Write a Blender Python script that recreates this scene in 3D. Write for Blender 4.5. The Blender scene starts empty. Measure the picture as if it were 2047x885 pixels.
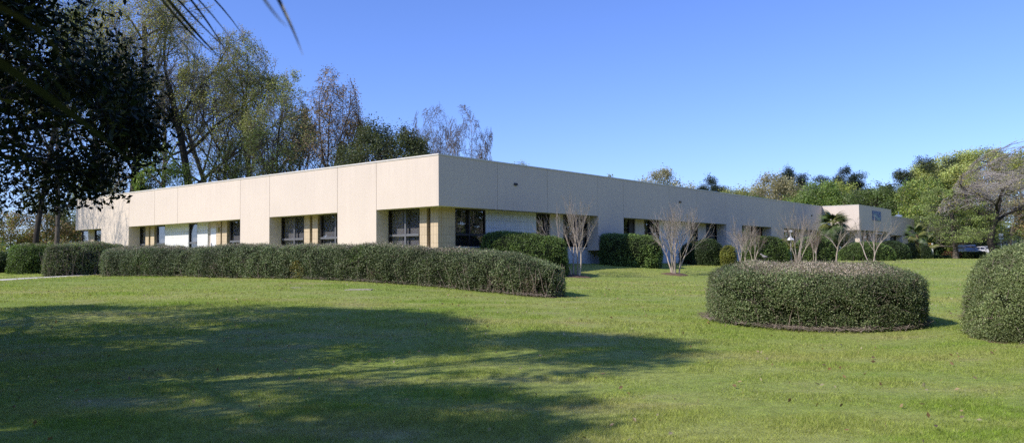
import bpy, math, random
import numpy as np
from mathutils import Matrix, Vector, Euler

R = math.radians
random.seed(7)
scene = bpy.context.scene
COL = scene.collection

# ------------------------------------------------------------------ camera
F_PX, W_PX, H_PX = 1572.0, 2047.0, 885.0
EYE = 1.65
camM = Matrix.Rotation(R(90 + 2.62), 3, 'X') @ Matrix.Rotation(R(-0.53), 3, 'Z')
cam_data = bpy.data.cameras.new('camera')
cam = bpy.data.objects.new('camera', cam_data)
COL.objects.link(cam)
cam.matrix_world = Matrix.Translation((0, 0, EYE)) @ camM.to_4x4()
cam_data.sensor_width = 36.0
cam_data.lens = 36.0 * F_PX / W_PX
cam_data.clip_start = 0.05
cam_data.clip_end = 5000
cam_data.dof.use_dof = True
cam_data.dof.focus_distance = 34.0
cam_data.dof.aperture_fstop = 4.0
scene.camera = cam


def ray(px, py):
    d = camM @ Vector(((px - W_PX / 2) / F_PX, -(py - H_PX / 2) / F_PX, -1))
    return np.array(d) / d.y


def at(px, py, Y):
    d = ray(px, py)
    return np.array((0, 0, EYE)) + d * Y


# ------------------------------------------------------------------ mesh helpers
def mk(name, v, quads=None, tris=None, mats=(), midx=None, col=None, smooth=False, parent=None):
    v = np.asarray(v, np.float32).reshape(-1, 3)
    me = bpy.data.meshes.new(name)
    me.vertices.add(len(v))
    me.vertices.foreach_set('co', v.ravel())
    loops, starts, n = [], [], 0
    if quads is not None and len(quads):
        q = np.asarray(quads, np.int32)
        loops.append(q.ravel()); starts.append(np.arange(len(q), dtype=np.int32) * 4); n = len(q) * 4
    if tris is not None and len(tris):
        t = np.asarray(tris, np.int32)
        loops.append(t.ravel()); starts.append(n + np.arange(len(t), dtype=np.int32) * 3)
    loops = np.concatenate(loops); starts = np.concatenate(starts)
    me.loops.add(len(loops)); me.loops.foreach_set('vertex_index', loops)
    me.polygons.add(len(starts)); me.polygons.foreach_set('loop_start', starts)
    if midx is not None:
        me.polygons.foreach_set('material_index', np.asarray(midx, np.int32))
    if smooth is not False:
        s = np.ones(len(starts), bool) if smooth is True else np.asarray(smooth, bool)
        me.polygons.foreach_set('use_smooth', s)
    else:
        me.polygons.foreach_set('use_smooth', np.zeros(len(starts), bool))
    if col is not None:
        c = np.ones((len(v), 4), np.float32); c[:, :3] = col
        a = me.color_attributes.new('col', 'FLOAT_COLOR', 'POINT')
        a.data.foreach_set('color', c.ravel())
    me.update(calc_edges=True)
    for m in mats:
        me.materials.append(m)
    o = bpy.data.objects.new(name, me)
    COL.objects.link(o)
    if parent is not None:
        o.parent = parent
    return o


def tag(o, label=None, cat=None, group=None, kind=None):
    if label: o['label'] = label
    if cat: o['category'] = cat
    if group: o['group'] = group
    if kind: o['kind'] = kind
    return o


def empty(name, loc, rz=0.0):
    o = bpy.data.objects.new(name, None)
    o.empty_display_size = 0.3
    COL.objects.link(o)
    o.location = [float(c) for c in loc]
    o.rotation_euler = (0, 0, rz)
    return o


class MB:
    """collects boxes, tubes and loose faces into ONE mesh"""
    def __init__(s):
        s.v, s.q, s.t, s.n = [], [], [], 0

    def add(s, v, q=None, t=None):
        v = np.asarray(v, float).reshape(-1, 3)
        if q is not None and len(q): s.q.append(np.asarray(q) + s.n)
        if t is not None and len(t): s.t.append(np.asarray(t) + s.n)
        s.v.append(v); s.n += len(v)
        return s

    def box(s, x0, x1, y0, y1, z0, z1):
        v = [(x0, y0, z0), (x1, y0, z0), (x1, y1, z0), (x0, y1, z0), (x0, y0, z1), (x1, y0, z1), (x1, y1, z1), (x0, y1, z1)]
        q = [(0, 3, 2, 1), (4, 5, 6, 7), (0, 1, 5, 4), (1, 2, 6, 5), (2, 3, 7, 6), (3, 0, 4, 7)]
        return s.add(v, q)

    def bbox(s, x0, x1, y0, y1, z0, z1, b=0.01):
        """box with chamfered vertical and horizontal edges"""
        import bmesh
        bm = bmesh.new()
        bmesh.ops.create_cube(bm, size=1)
        for vv in bm.verts:
            vv.co = ((x0 + x1) / 2 + vv.co.x * (x1 - x0), (y0 + y1) / 2 + vv.co.y * (y1 - y0), (z0 + z1) / 2 + vv.co.z * (z1 - z0))
        bmesh.ops.bevel(bm, geom=bm.edges[:], offset=b, segments=2, affect='EDGES')
        bm.verts.index_update()
        v = [tuple(x.co) for x in bm.verts]
        q = [[x.index for x in f.verts] for f in bm.faces if len(f.verts) == 4]
        t = [[x.index for x in f.verts] for f in bm.faces if len(f.verts) == 3]
        bm.free()
        return s.add(v, q, t)

    def tube(s, pts, radii, sides=6, cap=True):
        pts = np.asarray(pts, float)[None]
        radii = np.asarray(radii, float).reshape(1, -1)
        v, q = tubes(pts, radii, sides)
        n0 = s.n
        s.add(v, q)
        if cap:
            N = pts.shape[1]
            for k, ring in ((0, range(sides)), (N - 1, range(sides))):
                c = pts[0, k]
                idx = [n0 + k * sides + j for j in ring]
                s.v.append(c.reshape(1, 3)); ci = s.n; s.n += 1
                tr = []
                for j in range(sides):
                    a, b = idx[j], idx[(j + 1) % sides]
                    tr.append((ci, b, a) if k == 0 else (ci, a, b))
                s.t.append(np.array(tr))
        return s

    def lathe(s, prof, c=(0, 0, 0), sides=16):
        prof = np.asarray(prof, float)
        a = np.linspace(0, 2 * np.pi, sides, endpoint=False)
        v = np.stack([prof[:, 0:1] * np.cos(a), prof[:, 0:1] * np.sin(a), np.repeat(prof[:, 1:2], sides, 1)], -1) + np.array(c)
        q = []
        for i in range(len(prof) - 1):
            for j in range(sides):
                k = (j + 1) % sides
                q.append((i * sides + j, i * sides + k, (i + 1) * sides + k, (i + 1) * sides + j))
        return s.add(v.reshape(-1, 3), q)

    def build(s, name, m, parent=None, smooth=False, col=None):
        v = np.concatenate(s.v)
        q = np.concatenate(s.q) if s.q else None
        t = np.concatenate(s.t) if s.t else None
        return mk(name, v, q, t, (m,) if not isinstance(m, (list, tuple)) else m, parent=parent, smooth=smooth, col=col)


def tubes(P, Rr, S):
    """P [B,N,3], Rr [B,N] -> verts, quads"""
    B, N, _ = P.shape
    T = np.empty_like(P)
    T[:, 1:-1] = P[:, 2:] - P[:, :-2]
    T[:, 0] = P[:, 1] - P[:, 0]; T[:, -1] = P[:, -1] - P[:, -2]
    T /= np.linalg.norm(T, axis=2, keepdims=True) + 1e-9
    m = T.mean(1)
    ref = np.where((np.abs(m[:, 2:3]) < 0.8), np.array([[0, 0, 1.0]]), np.array([[1.0, 0, 0]]))
    U = np.cross(T, ref[:, None, :]); U /= np.linalg.norm(U, axis=2, keepdims=True) + 1e-9
    V = np.cross(T, U)
    a = np.arange(S) * 2 * np.pi / S
    ring = U[:, :, None] * np.cos(a)[None, None, :, None] + V[:, :, None] * np.sin(a)[None, None, :, None]
    v = P[:, :, None] + ring * Rr[:, :, None, None]
    b = np.arange(B)[:, None, None] * N * S
    i = np.arange(N - 1)[None, :, None] * S
    j = np.arange(S)[None, None, :]; k = (j + 1) % S
    q = np.stack([b + i + j, b + i + k, b + i + S + k, b + i + S + j], -1)
    return v.reshape(-1, 3), q.reshape(-1, 4)


def unit(a):
    return a / (np.linalg.norm(a, axis=-1, keepdims=True) + 1e-9)


def leaf_quads(rng, P, L, Wd, nrm=None, nbias=0.0, droop=0.0):
    """rhombic leaves at P; L length, Wd width ratio"""
    n = len(P)
    a = unit(rng.normal(size=(n, 3)) + np.array([0, 0, -droop]))
    b = rng.normal(size=(n, 3))
    if nrm is not None and nbias > 0:
        nn = unit(nrm * nbias + rng.normal(size=(n, 3)) * 0.8)
        a = unit(a - nn * (a * nn).sum(1, keepdims=True))
        b = np.cross(nn, a)
    else:
        b = unit(b - a * (a * b).sum(1, keepdims=True))
    L = np.broadcast_to(np.asarray(L, float), (n,))[:, None]
    w = L * Wd
    c = np.cross(a, b)
    v = np.stack([P - a * L * .5, P + b * w * .5 + c * L * .06, P + a * L * .5, P - b * w * .5 + c * L * .06], 1)
    q = np.arange(n * 4).reshape(n, 4)
    return v.reshape(-1, 3), q


def fnoise(p, f, seed=0):
    """cheap smooth pseudo noise in about [-1,1]"""
    p = np.asarray(p, float) * f
    r = np.random.default_rng(seed)
    o = np.zeros(p.shape[:-1])
    for k in range(6):
        d = r.normal(size=p.shape[-1]); d /= np.linalg.norm(d)
        d *= r.uniform(.6, 1.9)
        o += np.sin(p @ d + r.uniform(0, 6.28))
    return o / 3.2


# ------------------------------------------------------------------ node helpers
def new_mat(name):
    m = bpy.data.materials.new(name); m.use_nodes = True
    nt = m.node_tree
    bs = nt.nodes['Principled BSDF']; out = nt.nodes['Material Output']
    return m, nt, bs, out


def N(nt, t, **kw):
    n = nt.nodes.new(t)
    for k, v in kw.items():
        if k in n.inputs.keys() if isinstance(k, str) else False:
            n.inputs[k].default_value = v
        else:
            setattr(n, k, v)
    return n


def ramp(nt, fac, stops):
    r = nt.nodes.new('ShaderNodeValToRGB')
    el = r.color_ramp.elements
    while len(el) > 1: el.remove(el[-1])
    el[0].position = stops[0][0]; el[0].color = (*stops[0][1], 1)
    for p, c in stops[1:]:
        e = el.new(p); e.color = (*c, 1)
    nt.links.new(fac, r.inputs[0])
    return r.outputs[0]


def mixc(nt, fac, a, b, blend='MIX'):
    n = nt.nodes.new('ShaderNodeMix'); n.data_type = 'RGBA'; n.blend_type = blend
    for i, x in ((0, fac), (6, a), (7, b)):
        if isinstance(x, (int, float)): n.inputs[i].default_value = x
        elif isinstance(x, tuple): n.inputs[i].default_value = (*x, 1)
        else: nt.links.new(x, n.inputs[i])
    return n.outputs[2]


def math_n(nt, op, a, b=0.0):
    n = nt.nodes.new('ShaderNodeMath'); n.operation = op
    for i, x in ((0, a), (1, b)):
        if isinstance(x, (int, float)): n.inputs[i].default_value = x
        else: nt.links.new(x, n.inputs[i])
    return n.outputs[0]


def noise_n(nt, vec, scale, detail=4, rough=.55):
    n = nt.nodes.new('ShaderNodeTexNoise')
    n.inputs['Scale'].default_value = scale; n.inputs['Detail'].default_value = detail
    n.inputs['Roughness'].default_value = rough
    if vec is not None: nt.links.new(vec, n.inputs['Vector'])
    return n.outputs['Fac']


def mapping(nt, vec, scale=(1, 1, 1)):
    m = nt.nodes.new('ShaderNodeMapping'); m.inputs['Scale'].default_value = scale
    nt.links.new(vec, m.inputs['Vector'])
    return m.outputs[0]


def simple(name, c, rough=.6, metal=0.0, var=.12, scale=6.0, bump=0.0, spec=.5):
    m, nt, bs, out = new_mat(name)
    tc = nt.nodes.new('ShaderNodeTexCoord')
    f = noise_n(nt, tc.outputs['Object'], scale, 5)
    c0 = tuple(x * (1 - var) for x in c); c1 = tuple(min(1, x * (1 + var)) for x in c)
    nt.links.new(ramp(nt, f, [(.3, c0), (.7, c1)]), bs.inputs['Base Color'])
    bs.inputs['Roughness'].default_value = rough; bs.inputs['Metallic'].default_value = metal
    bs.inputs['Specular IOR Level'].default_value = spec
    if bump:
        b = nt.nodes.new('ShaderNodeBump'); b.inputs['Strength'].default_value = bump; b.inputs['Distance'].default_value = .02
        nt.links.new(noise_n(nt, tc.outputs['Object'], scale * 6, 6), b.inputs['Height'])
        nt.links.new(b.outputs[0], bs.inputs['Normal'])
    return m


def leaf_mat(name, rough=.45, transl=.25, spec=.45, gain=1.0):
    m, nt, bs, out = new_mat(name)
    a = nt.nodes.new('ShaderNodeAttribute'); a.attribute_name = 'col'
    g = nt.nodes.new('ShaderNodeNewGeometry')
    v = math_n(nt, 'MULTIPLY_ADD', g.outputs['Random Per Island'], .7)
    v.node.inputs[2].default_value = .65
    c = mixc(nt, 1.0, a.outputs['Color'], v, 'MULTIPLY')
    nt.links.new(c, bs.inputs['Base Color'])
    bs.inputs['Roughness'].default_value = rough; bs.inputs['Specular IOR Level'].default_value = spec
    t = nt.nodes.new('ShaderNodeBsdfTranslucent')
    nt.links.new(mixc(nt, 1.0, c, (1.15, 1.2, .7), 'MULTIPLY'), t.inputs[0])
    mx = nt.nodes.new('ShaderNodeMixShader'); mx.inputs[0].default_value = transl
    nt.links.new(bs.outputs[0], mx.inputs[1]); nt.links.new(t.outputs[0], mx.inputs[2])
    nt.links.new(mx.outputs[0], out.inputs[0])
    return m


def bark_mat(name, c0, c1, scale=8):
    m, nt, bs, out = new_mat(name)
    g = nt.nodes.new('ShaderNodeNewGeometry')
    vec = mapping(nt, g.outputs['Position'], (1, 1, .25))
    f = noise_n(nt, vec, scale, 6, .65)
    nt.links.new(ramp(nt, f, [(.3, c0), (.7, c1)]), bs.inputs['Base Color'])
    bs.inputs['Roughness'].default_value = .9; bs.inputs['Specular IOR Level'].default_value = .15
    b = nt.nodes.new('ShaderNodeBump'); b.inputs['Strength'].default_value = .5; b.inputs['Distance'].default_value = .03
    nt.links.new(f, b.inputs['Height']); nt.links.new(b.outputs[0], bs.inputs['Normal'])
    return m


M_LEAF = leaf_mat('leaf', transl=.4)
M_GLOSS = leaf_mat('glossy_leaf', .45, .12, .35)
M_DGLOSS = leaf_mat('dark_leaf', .5, .1, .18)
M_BARK = bark_mat('bark_grey', (.06, .05, .04), (.20, .17, .14))
M_BARKD = bark_mat('bark_dark', (.02, .017, .014), (.07, .06, .05))
M_BARKS = bark_mat('bark_silver', (.22, .195, .17), (.46, .42, .38))
M_BARKW = bark_mat('bark_pinkish_grey', (.25, .215, .185), (.48, .43, .385))
M_BARKP = bark_mat('bark_pale_tan', (.28, .22, .17), (.56, .48, .40), 5)
M_TWIGR = bark_mat('twig_reddish', (.14, .085, .065), (.30, .21, .165))
M_TWIGD = bark_mat('twig_dry', (.13, .10, .08), (.36, .29, .24))
M_TWIGC = bark_mat('twig_crape', (.18, .155, .13), (.38, .345, .305))
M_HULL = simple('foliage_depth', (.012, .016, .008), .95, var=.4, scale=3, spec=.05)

# ------------------------------------------------------------------ terrain
SUN_EL = 40.0
SUN_AZ = 210.0        # direction towards the sun, degrees from +X
TH = R(51.0)          # building: local x runs along the shaded wall, local y along the sunlit wall
dR = np.array((math.cos(TH), math.sin(TH))); dL = np.array((-math.sin(TH), math.cos(TH)))
CORNER = at(877, 410, 37.0)
C2 = CORNER[:2]


def g0(px, py):
    d = ray(px, py); Y = -EYE / d[2]
    return at(px, py, Y)


ctrl = [g0(0, 885), g0(1023, 885), g0(2047, 885), (0, 0, 0), (-12, -12, 0), (12, -12, 0), (-25, 5, .1), (25, 5, -.1),
        g0(1640, 667), g0(2000, 690), at(1425, 640, 18.3), at(1840, 652, 17.5),
        at(1105, 597, 23.4), at(950, 583, 25.0), at(680, 562, 28.2), at(450, 556, 31), at(190, 553, 35),
        at(0, 560, 34), at(190, 549, 40.5),
        (*C2, 1.2), (*(C2 + dL * 20), 1.3), (*(C2 + dL * 41), 1.35), at(1175, 533, 44.5), at(1320, 527, 54),
        at(1150, 553, 39.5), at(1349, 549, 43.5), at(1800, 517, 95), at(1950, 518, 105), at(1690, 519, 75),
        (-60, 40, .9), (-70, 90, 1.2), (0, 110, 1.3), (70, 60, .6), (60, 30, .2), (40, 200, 1.2), (120, 140, 1.0), (-120, 160, 1.2),
        (-200, -50, 0), (200, -50, 0), (0, -200, 0), (300, 300, 1), (-300, 300, 1), (0, 400, 1.2)]
ctrl = np.array([np.asarray(c, float) for c in ctrl])


def _phi(a, b):
    return np.sqrt(((a[:, None, :2] - b[None, :, :2]) ** 2).sum(-1) + 9.0)


_A = _phi(ctrl, ctrl) - 0.15 * np.eye(len(ctrl)) * 0
_w = np.linalg.lstsq(np.block([[_A, np.ones((len(ctrl), 1))], [np.ones((1, len(ctrl))), np.zeros((1, 1))]]),
                     np.append(ctrl[:, 2], 0), rcond=None)[0]


def gz(x, y):
    p = np.stack([np.atleast_1d(np.asarray(x, float)).ravel(), np.atleast_1d(np.asarray(y, float)).ravel()], -1)
    out = np.empty(len(p))
    for i in range(0, len(p), 100000):
        c = p[i:i + 100000]
        out[i:i + 100000] = _phi(c, ctrl) @ _w[:-1] + _w[-1]
    r = np.hypot(p[:, 0], p[:, 1])
    k = np.clip((r - 250) / 150, 0, 1)
    out = out * (1 - k) + 1.0 * k
    return out


def gzs(x, y):
    return float(gz([x], [y])[0])


def onground(px, Y):
    d = ray(px, 500)
    x = d[0] * Y
    return np.array((x, Y, gzs(x, Y)))


def ground_at(px, py):
    """first terrain hit of the line of sight"""
    d = ray(px, py)
    for Y in np.arange(4, 160, .1):
        if EYE + d[2] * Y < gzs(d[0] * Y, Y):
            return np.array((d[0] * Y, Y, gzs(d[0] * Y, Y)))
    return None


def lawn_color(nt):
    g = nt.nodes.new('ShaderNodeNewGeometry')
    pos = mapping(nt, g.outputs['Position'], (1, 1, 0))
    str_ = mapping(nt, g.outputs['Position'], (.35, 1.0, 0))
    big = noise_n(nt, str_, .22, 4, .6)
    mid = noise_n(nt, str_, .9, 4, .6)
    sml = noise_n(nt, pos, 6, 3, .6)
    fine = noise_n(nt, pos, 45, 2, .6)
    c = ramp(nt, big, [(.33, (.278, .352, .079)), (.5, (.338, .388, .096)), (.66, (.392, .403, .127))])
    c = mixc(nt, ramp(nt, mid, [(.54, (0, 0, 0)), (.72, (.55, .55, .55))]), c, (.44, .37, .20))
    c = mixc(nt, ramp(nt, mid, [(.32, (.85, .85, .85)), (.46, (0, 0, 0))]), c, (.25, .35, .05))
    c = mixc(nt, .75, c, ramp(nt, sml, [(.3, (.66, .66, .66)), (.7, (1.22, 1.22, 1.22))]), 'MULTIPLY')
    c = mixc(nt, .6, c, ramp(nt, fine, [(.3, (.6, .6, .6)), (.7, (1.3, 1.3, 1.3))]), 'MULTIPLY')
    return c, g


def grass_mat(name, blade):
    m, nt, bs, out = new_mat(name)
    c, g = lawn_color(nt)
    bs.inputs['Roughness'].default_value = .8; bs.inputs['Specular IOR Level'].default_value = .15
    if blade:
        v = math_n(nt, 'MULTIPLY_ADD', g.outputs['Random Per Island'], .75); v.node.inputs[2].default_value = .85
        c = mixc(nt, 1.0, c, v, 'MULTIPLY')
        dry = math_n(nt, 'GREATER_THAN', g.outputs['Random Per Island'], .93)
        c = mixc(nt, math_n(nt, 'MULTIPLY', dry, .7), c, (.48, .43, .25))
        nt.links.new(c, bs.inputs['Base Color'])
        t = nt.nodes.new('ShaderNodeBsdfTranslucent'); nt.links.new(mixc(nt, 1.0, c, (1.2, 1.25, .8), 'MULTIPLY'), t.inputs[0])
        mx = nt.nodes.new('ShaderNodeMixShader'); mx.inputs[0].default_value = .4
        nt.links.new(bs.outputs[0], mx.inputs[1]); nt.links.new(t.outputs[0], mx.inputs[2])
        nt.links.new(mx.outputs[0], out.inputs[0])
    else:
        nt.links.new(mixc(nt, 1.0, c, (.86, .86, .86), 'MULTIPLY'), bs.inputs['Base Color'])
        b = nt.nodes.new('ShaderNodeBump'); b.inputs['Strength'].default_value = .6; b.inputs['Distance'].default_value = .04
        nt.links.new(noise_n(nt, g.outputs['Position'], 30, 4), b.inputs['Height'])
        nt.links.new(b.outputs[0], bs.inputs['Normal'])
    return m


def axis_coords(fine, step, far):
    a = list(np.arange(0, fine, step)); x = fine; s = step
    while x < far:
        a.append(x); s *= 1.25; x += s
    a.append(far)
    return np.array(a)


ay = np.concatenate([-axis_coords(10, 1.0, 1500)[::-1][:-1], axis_coords(120, .6, 2000)])
ax = axis_coords(70, .7, 2000)
ax = np.concatenate([-ax[::-1][:-1], ax])
GX, GY = np.meshgrid(ax, ay)
GZ = gz(GX, GY).reshape(GX.shape)
ny, nx = GX.shape
ii, jj = np.meshgrid(np.arange(ny - 1), np.arange(nx - 1), indexing='ij')
b0 = (ii * nx + jj).ravel()
ground = mk('lawn_ground', np.stack([GX, GY, GZ], -1).reshape(-1, 3), np.stack([b0, b0 + 1, b0 + nx + 1, b0 + nx], -1),
            mats=(grass_mat('lawn_soil', False),), smooth=True)
tag(ground, kind='structure')


def strip_on_ground(name, pts, width, m, lift=.012, kind='structure', n=60):
    pts = np.array(pts, float)
    t = np.linspace(0, len(pts) - 1, n)
    k = np.minimum(t.astype(int), len(pts) - 2); f = (t - k)[:, None]
    c = pts[k] * (1 - f) + pts[k + 1] * f
    tn = np.gradient(c, axis=0); tn = unit(tn); nr = np.stack([-tn[:, 1], tn[:, 0]], -1)
    offs = np.linspace(-.5, .5, 5) * width
    P = c[:, None] + nr[:, None] * offs[None, :, None]
    z = gz(P[..., 0], P[..., 1]).reshape(P.shape[:2]) + lift
    z[:, 0] -= .08; z[:, -1] -= .08
    v = np.concatenate([P, z[..., None]], -1).reshape(-1, 3)
    i, j = np.meshgrid(np.arange(n - 1), np.arange(4), indexing='ij'); b = (i * 5 + j).ravel()
    o = mk(name, v, np.stack([b, b + 5, b + 6, b + 1], -1), mats=(m,), smooth=True)
    return tag(o, kind=kind)


M_CONC = simple('concrete', (.62, .56, .47), .9, var=.12, scale=4, bump=.2)
pp = [at(-260, 573, 30.5)[:2], at(0, 559, 34.2)[:2], at(100, 554, 37.2)[:2], at(190, 549, 40.5)[:2], at(300, 545, 46)[:2], at(430, 540, 53)[:2]]
strip_on_ground('footpath', pp, 1.15, M_CONC, .035)
PATH = np.array(pp)

# ------------------------------------------------------------------ grass blades (nobody could count them)
grng = np.random.default_rng(3)


def seg_dist(p, poly):
    d = np.full(len(p), 1e9)
    for a, b in zip(poly[:-1], poly[1:]):
        ab = b - a; t = np.clip(((p - a) @ ab) / (ab @ ab), 0, 1)
        d = np.minimum(d, np.linalg.norm(p - (a + t[:, None] * ab), axis=1))
    return d


def scatter_grass():
    V = []
    bands = [(4.5, 9, 4600, .0060, .042), (9, 14, 2600, .0085, .045), (14, 22, 1150, .012, .048), (22, 34, 430, .018, .052), (34, 60, 110, .03, .06), (60, 110, 14, .07, .08)]
    for d0, d1, dens, w, h in bands:
        l = lambda d: -.72 * d - 2.0
        r = lambda d: .72 * d + 2.0
        area = .72 * (d1 ** 2 - d0 ** 2) + 4 * (d1 - d0)
        n = int(area * dens)
        y = np.sqrt(grng.uniform(d0 ** 2, d1 ** 2, n)); x = grng.uniform(-1, 1, n) * (.72 * y + 2.0)
        p = np.stack([x, y], -1)
        loc = (p - C2) @ np.stack([dR, dL], 1)
        ok = ~((loc[:, 0] > .5) & (loc[:, 1] > .5))
        if d1 > 25: ok &= seg_dist(p, PATH) > .62
        p = p[ok]
        tuft = .75 + .45 * fnoise(p, 3.1, 5) + .35 * fnoise(p, .8, 6)
        n = len(p)
        z = gz(p[:, 0], p[:, 1]) - .004
        ang = grng.uniform(0, 6.283, n)
        hh = h * grng.uniform(.45, 1.2, n) * np.clip(tuft, .35, 1.6)
        tall = grng.random(n) < .006
        hh = np.where(tall, hh * 1.9, hh)
        lean = grng.normal(0, .55, (n, 2)) * hh[:, None]
        ww = w * grng.uniform(.6, 1.3, n) * .5
        base = np.stack([p[:, 0], p[:, 1], z], -1)
        dx = np.stack([np.cos(ang) * ww, np.sin(ang) * ww, np.zeros(n)], -1)
        tip = base + np.stack([lean[:, 0], lean[:, 1], hh], -1)
        V.append(np.stack([base - dx, base + dx, tip], 1).reshape(-1, 3))
    V = np.concatenate(V)
    o = mk('lawn_grass', V, tris=np.arange(len(V)).reshape(-1, 3), mats=(grass_mat('grass_blade', True),))
    tag(o, 'short mown lawn grass with yellowish and bare patches', 'grass', kind='stuff')


scatter_grass()

# ------------------------------------------------------------------ trees
def grow(rng, levels, stems, trunk_len, trunk_r, nseg=7, wig=.04, trop=0.0, lean=None, spread=0.0, r_end=.55):
    """vectorised level-by-level branching; returns list of (P[B,N,3], R[B,N])"""
    B = stems
    P0 = np.zeros((B, 3))
    if B > 1:
        a = np.arange(B) * 6.283 / B + rng.uniform(0, 1, B)
        P0[:, 0] = np.cos(a) * trunk_r * 1.4; P0[:, 1] = np.sin(a) * trunk_r * 1.4
        D = unit(np.stack([np.cos(a) * spread, np.sin(a) * spread, np.ones(B)], -1) + rng.normal(0, .06, (B, 3)))
    else:
        D = np.array([[0, 0, 1.0]])
        if lean is not None: D = unit(D + np.array([lean]))
    L = np.full(B, trunk_len) * rng.uniform(.85, 1.0, B); Rad = np.full(B, trunk_r) * rng.uniform(.8, 1, B)

    def run(P0, D, L, Rad, nseg, wig, trop, r_end):
        B = len(P0); P = np.empty((B, nseg + 1, 3)); P[:, 0] = P0; d = D.copy()
        drift = rng.normal(0, wig, (B, 3))
        for i in range(nseg):
            d = unit(d + rng.normal(0, wig, (B, 3)) + drift * .5 + np.array([0, 0, trop]))
            P[:, i + 1] = P[:, i] + d * (L / nseg)[:, None]
        t = np.linspace(0, 1, nseg + 1)[None]
        return P, Rad[:, None] * (1 - t * (1 - r_end))

    P, Rr = run(P0, D, L, Rad, nseg, wig, trop, r_end)
    Rr[:, 0] *= 1.35
    out = [(P, Rr)]
    for lv in levels:
        k = lv['n']; B, Nn, _ = P.shape
        t = rng.uniform(lv['t'][0], lv['t'][1], (B, k))
        if k > 2: t = np.sort(t, 1); t = lv['t'][0] + (lv['t'][1] - lv['t'][0]) * (np.arange(k)[None] + rng.uniform(0, 1, (B, k))) / k
        if lv.get('tip', True): t[:, -1] = 1.0
        x = t * (Nn - 1); i0 = np.minimum(x.astype(int), Nn - 2); f = (x - i0)[..., None]
        bi = np.arange(B)[:, None]
        pos = P[bi, i0] * (1 - f) + P[bi, i0 + 1] * f
        tang = unit(P[bi, i0 + 1] - P[bi, i0])
        rad = Rr[bi, i0] * (1 - f[..., 0]) + Rr[bi, i0 + 1] * f[..., 0]
        ang = np.radians(rng.uniform(lv['a'][0], lv['a'][1], (B, k)))
        if lv.get('tip', True): ang[:, -1] *= .4
        az = rng.uniform(0, 6.283, (B, 1)) + np.arange(k)[None] * 2.4 + rng.normal(0, .35, (B, k))
        ref = np.where(np.abs(tang[..., 2:3]) < .9, np.array([0, 0, 1.0]), np.array([1.0, 0, 0]))
        U = unit(np.cross(tang, ref)); V = np.cross(tang, U)
        dirs = tang * np.cos(ang)[..., None] + (U * np.cos(az)[..., None] + V * np.sin(az)[..., None]) * np.sin(ang)[..., None]
        plen = L[:, None] * rng.uniform(lv['l'][0], lv['l'][1], (B, k)) * (1 - lv.get('cone', .35) * (t - lv['t'][0]) / (lv['t'][1] - lv['t'][0] + 1e-6))
        rad = np.maximum(rad * lv.get('r', .6), lv.get('rmin', .008))
        P0, D, L, Rad = pos.reshape(-1, 3), unit(dirs.reshape(-1, 3)), plen.ravel(), rad.ravel()
        P, Rr = run(P0, D, L, Rad, lv.get('s', 4), lv.get('w', .12), lv.get('up', .05), lv.get('re', .4))
        out.append((P, Rr))
    return out


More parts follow.
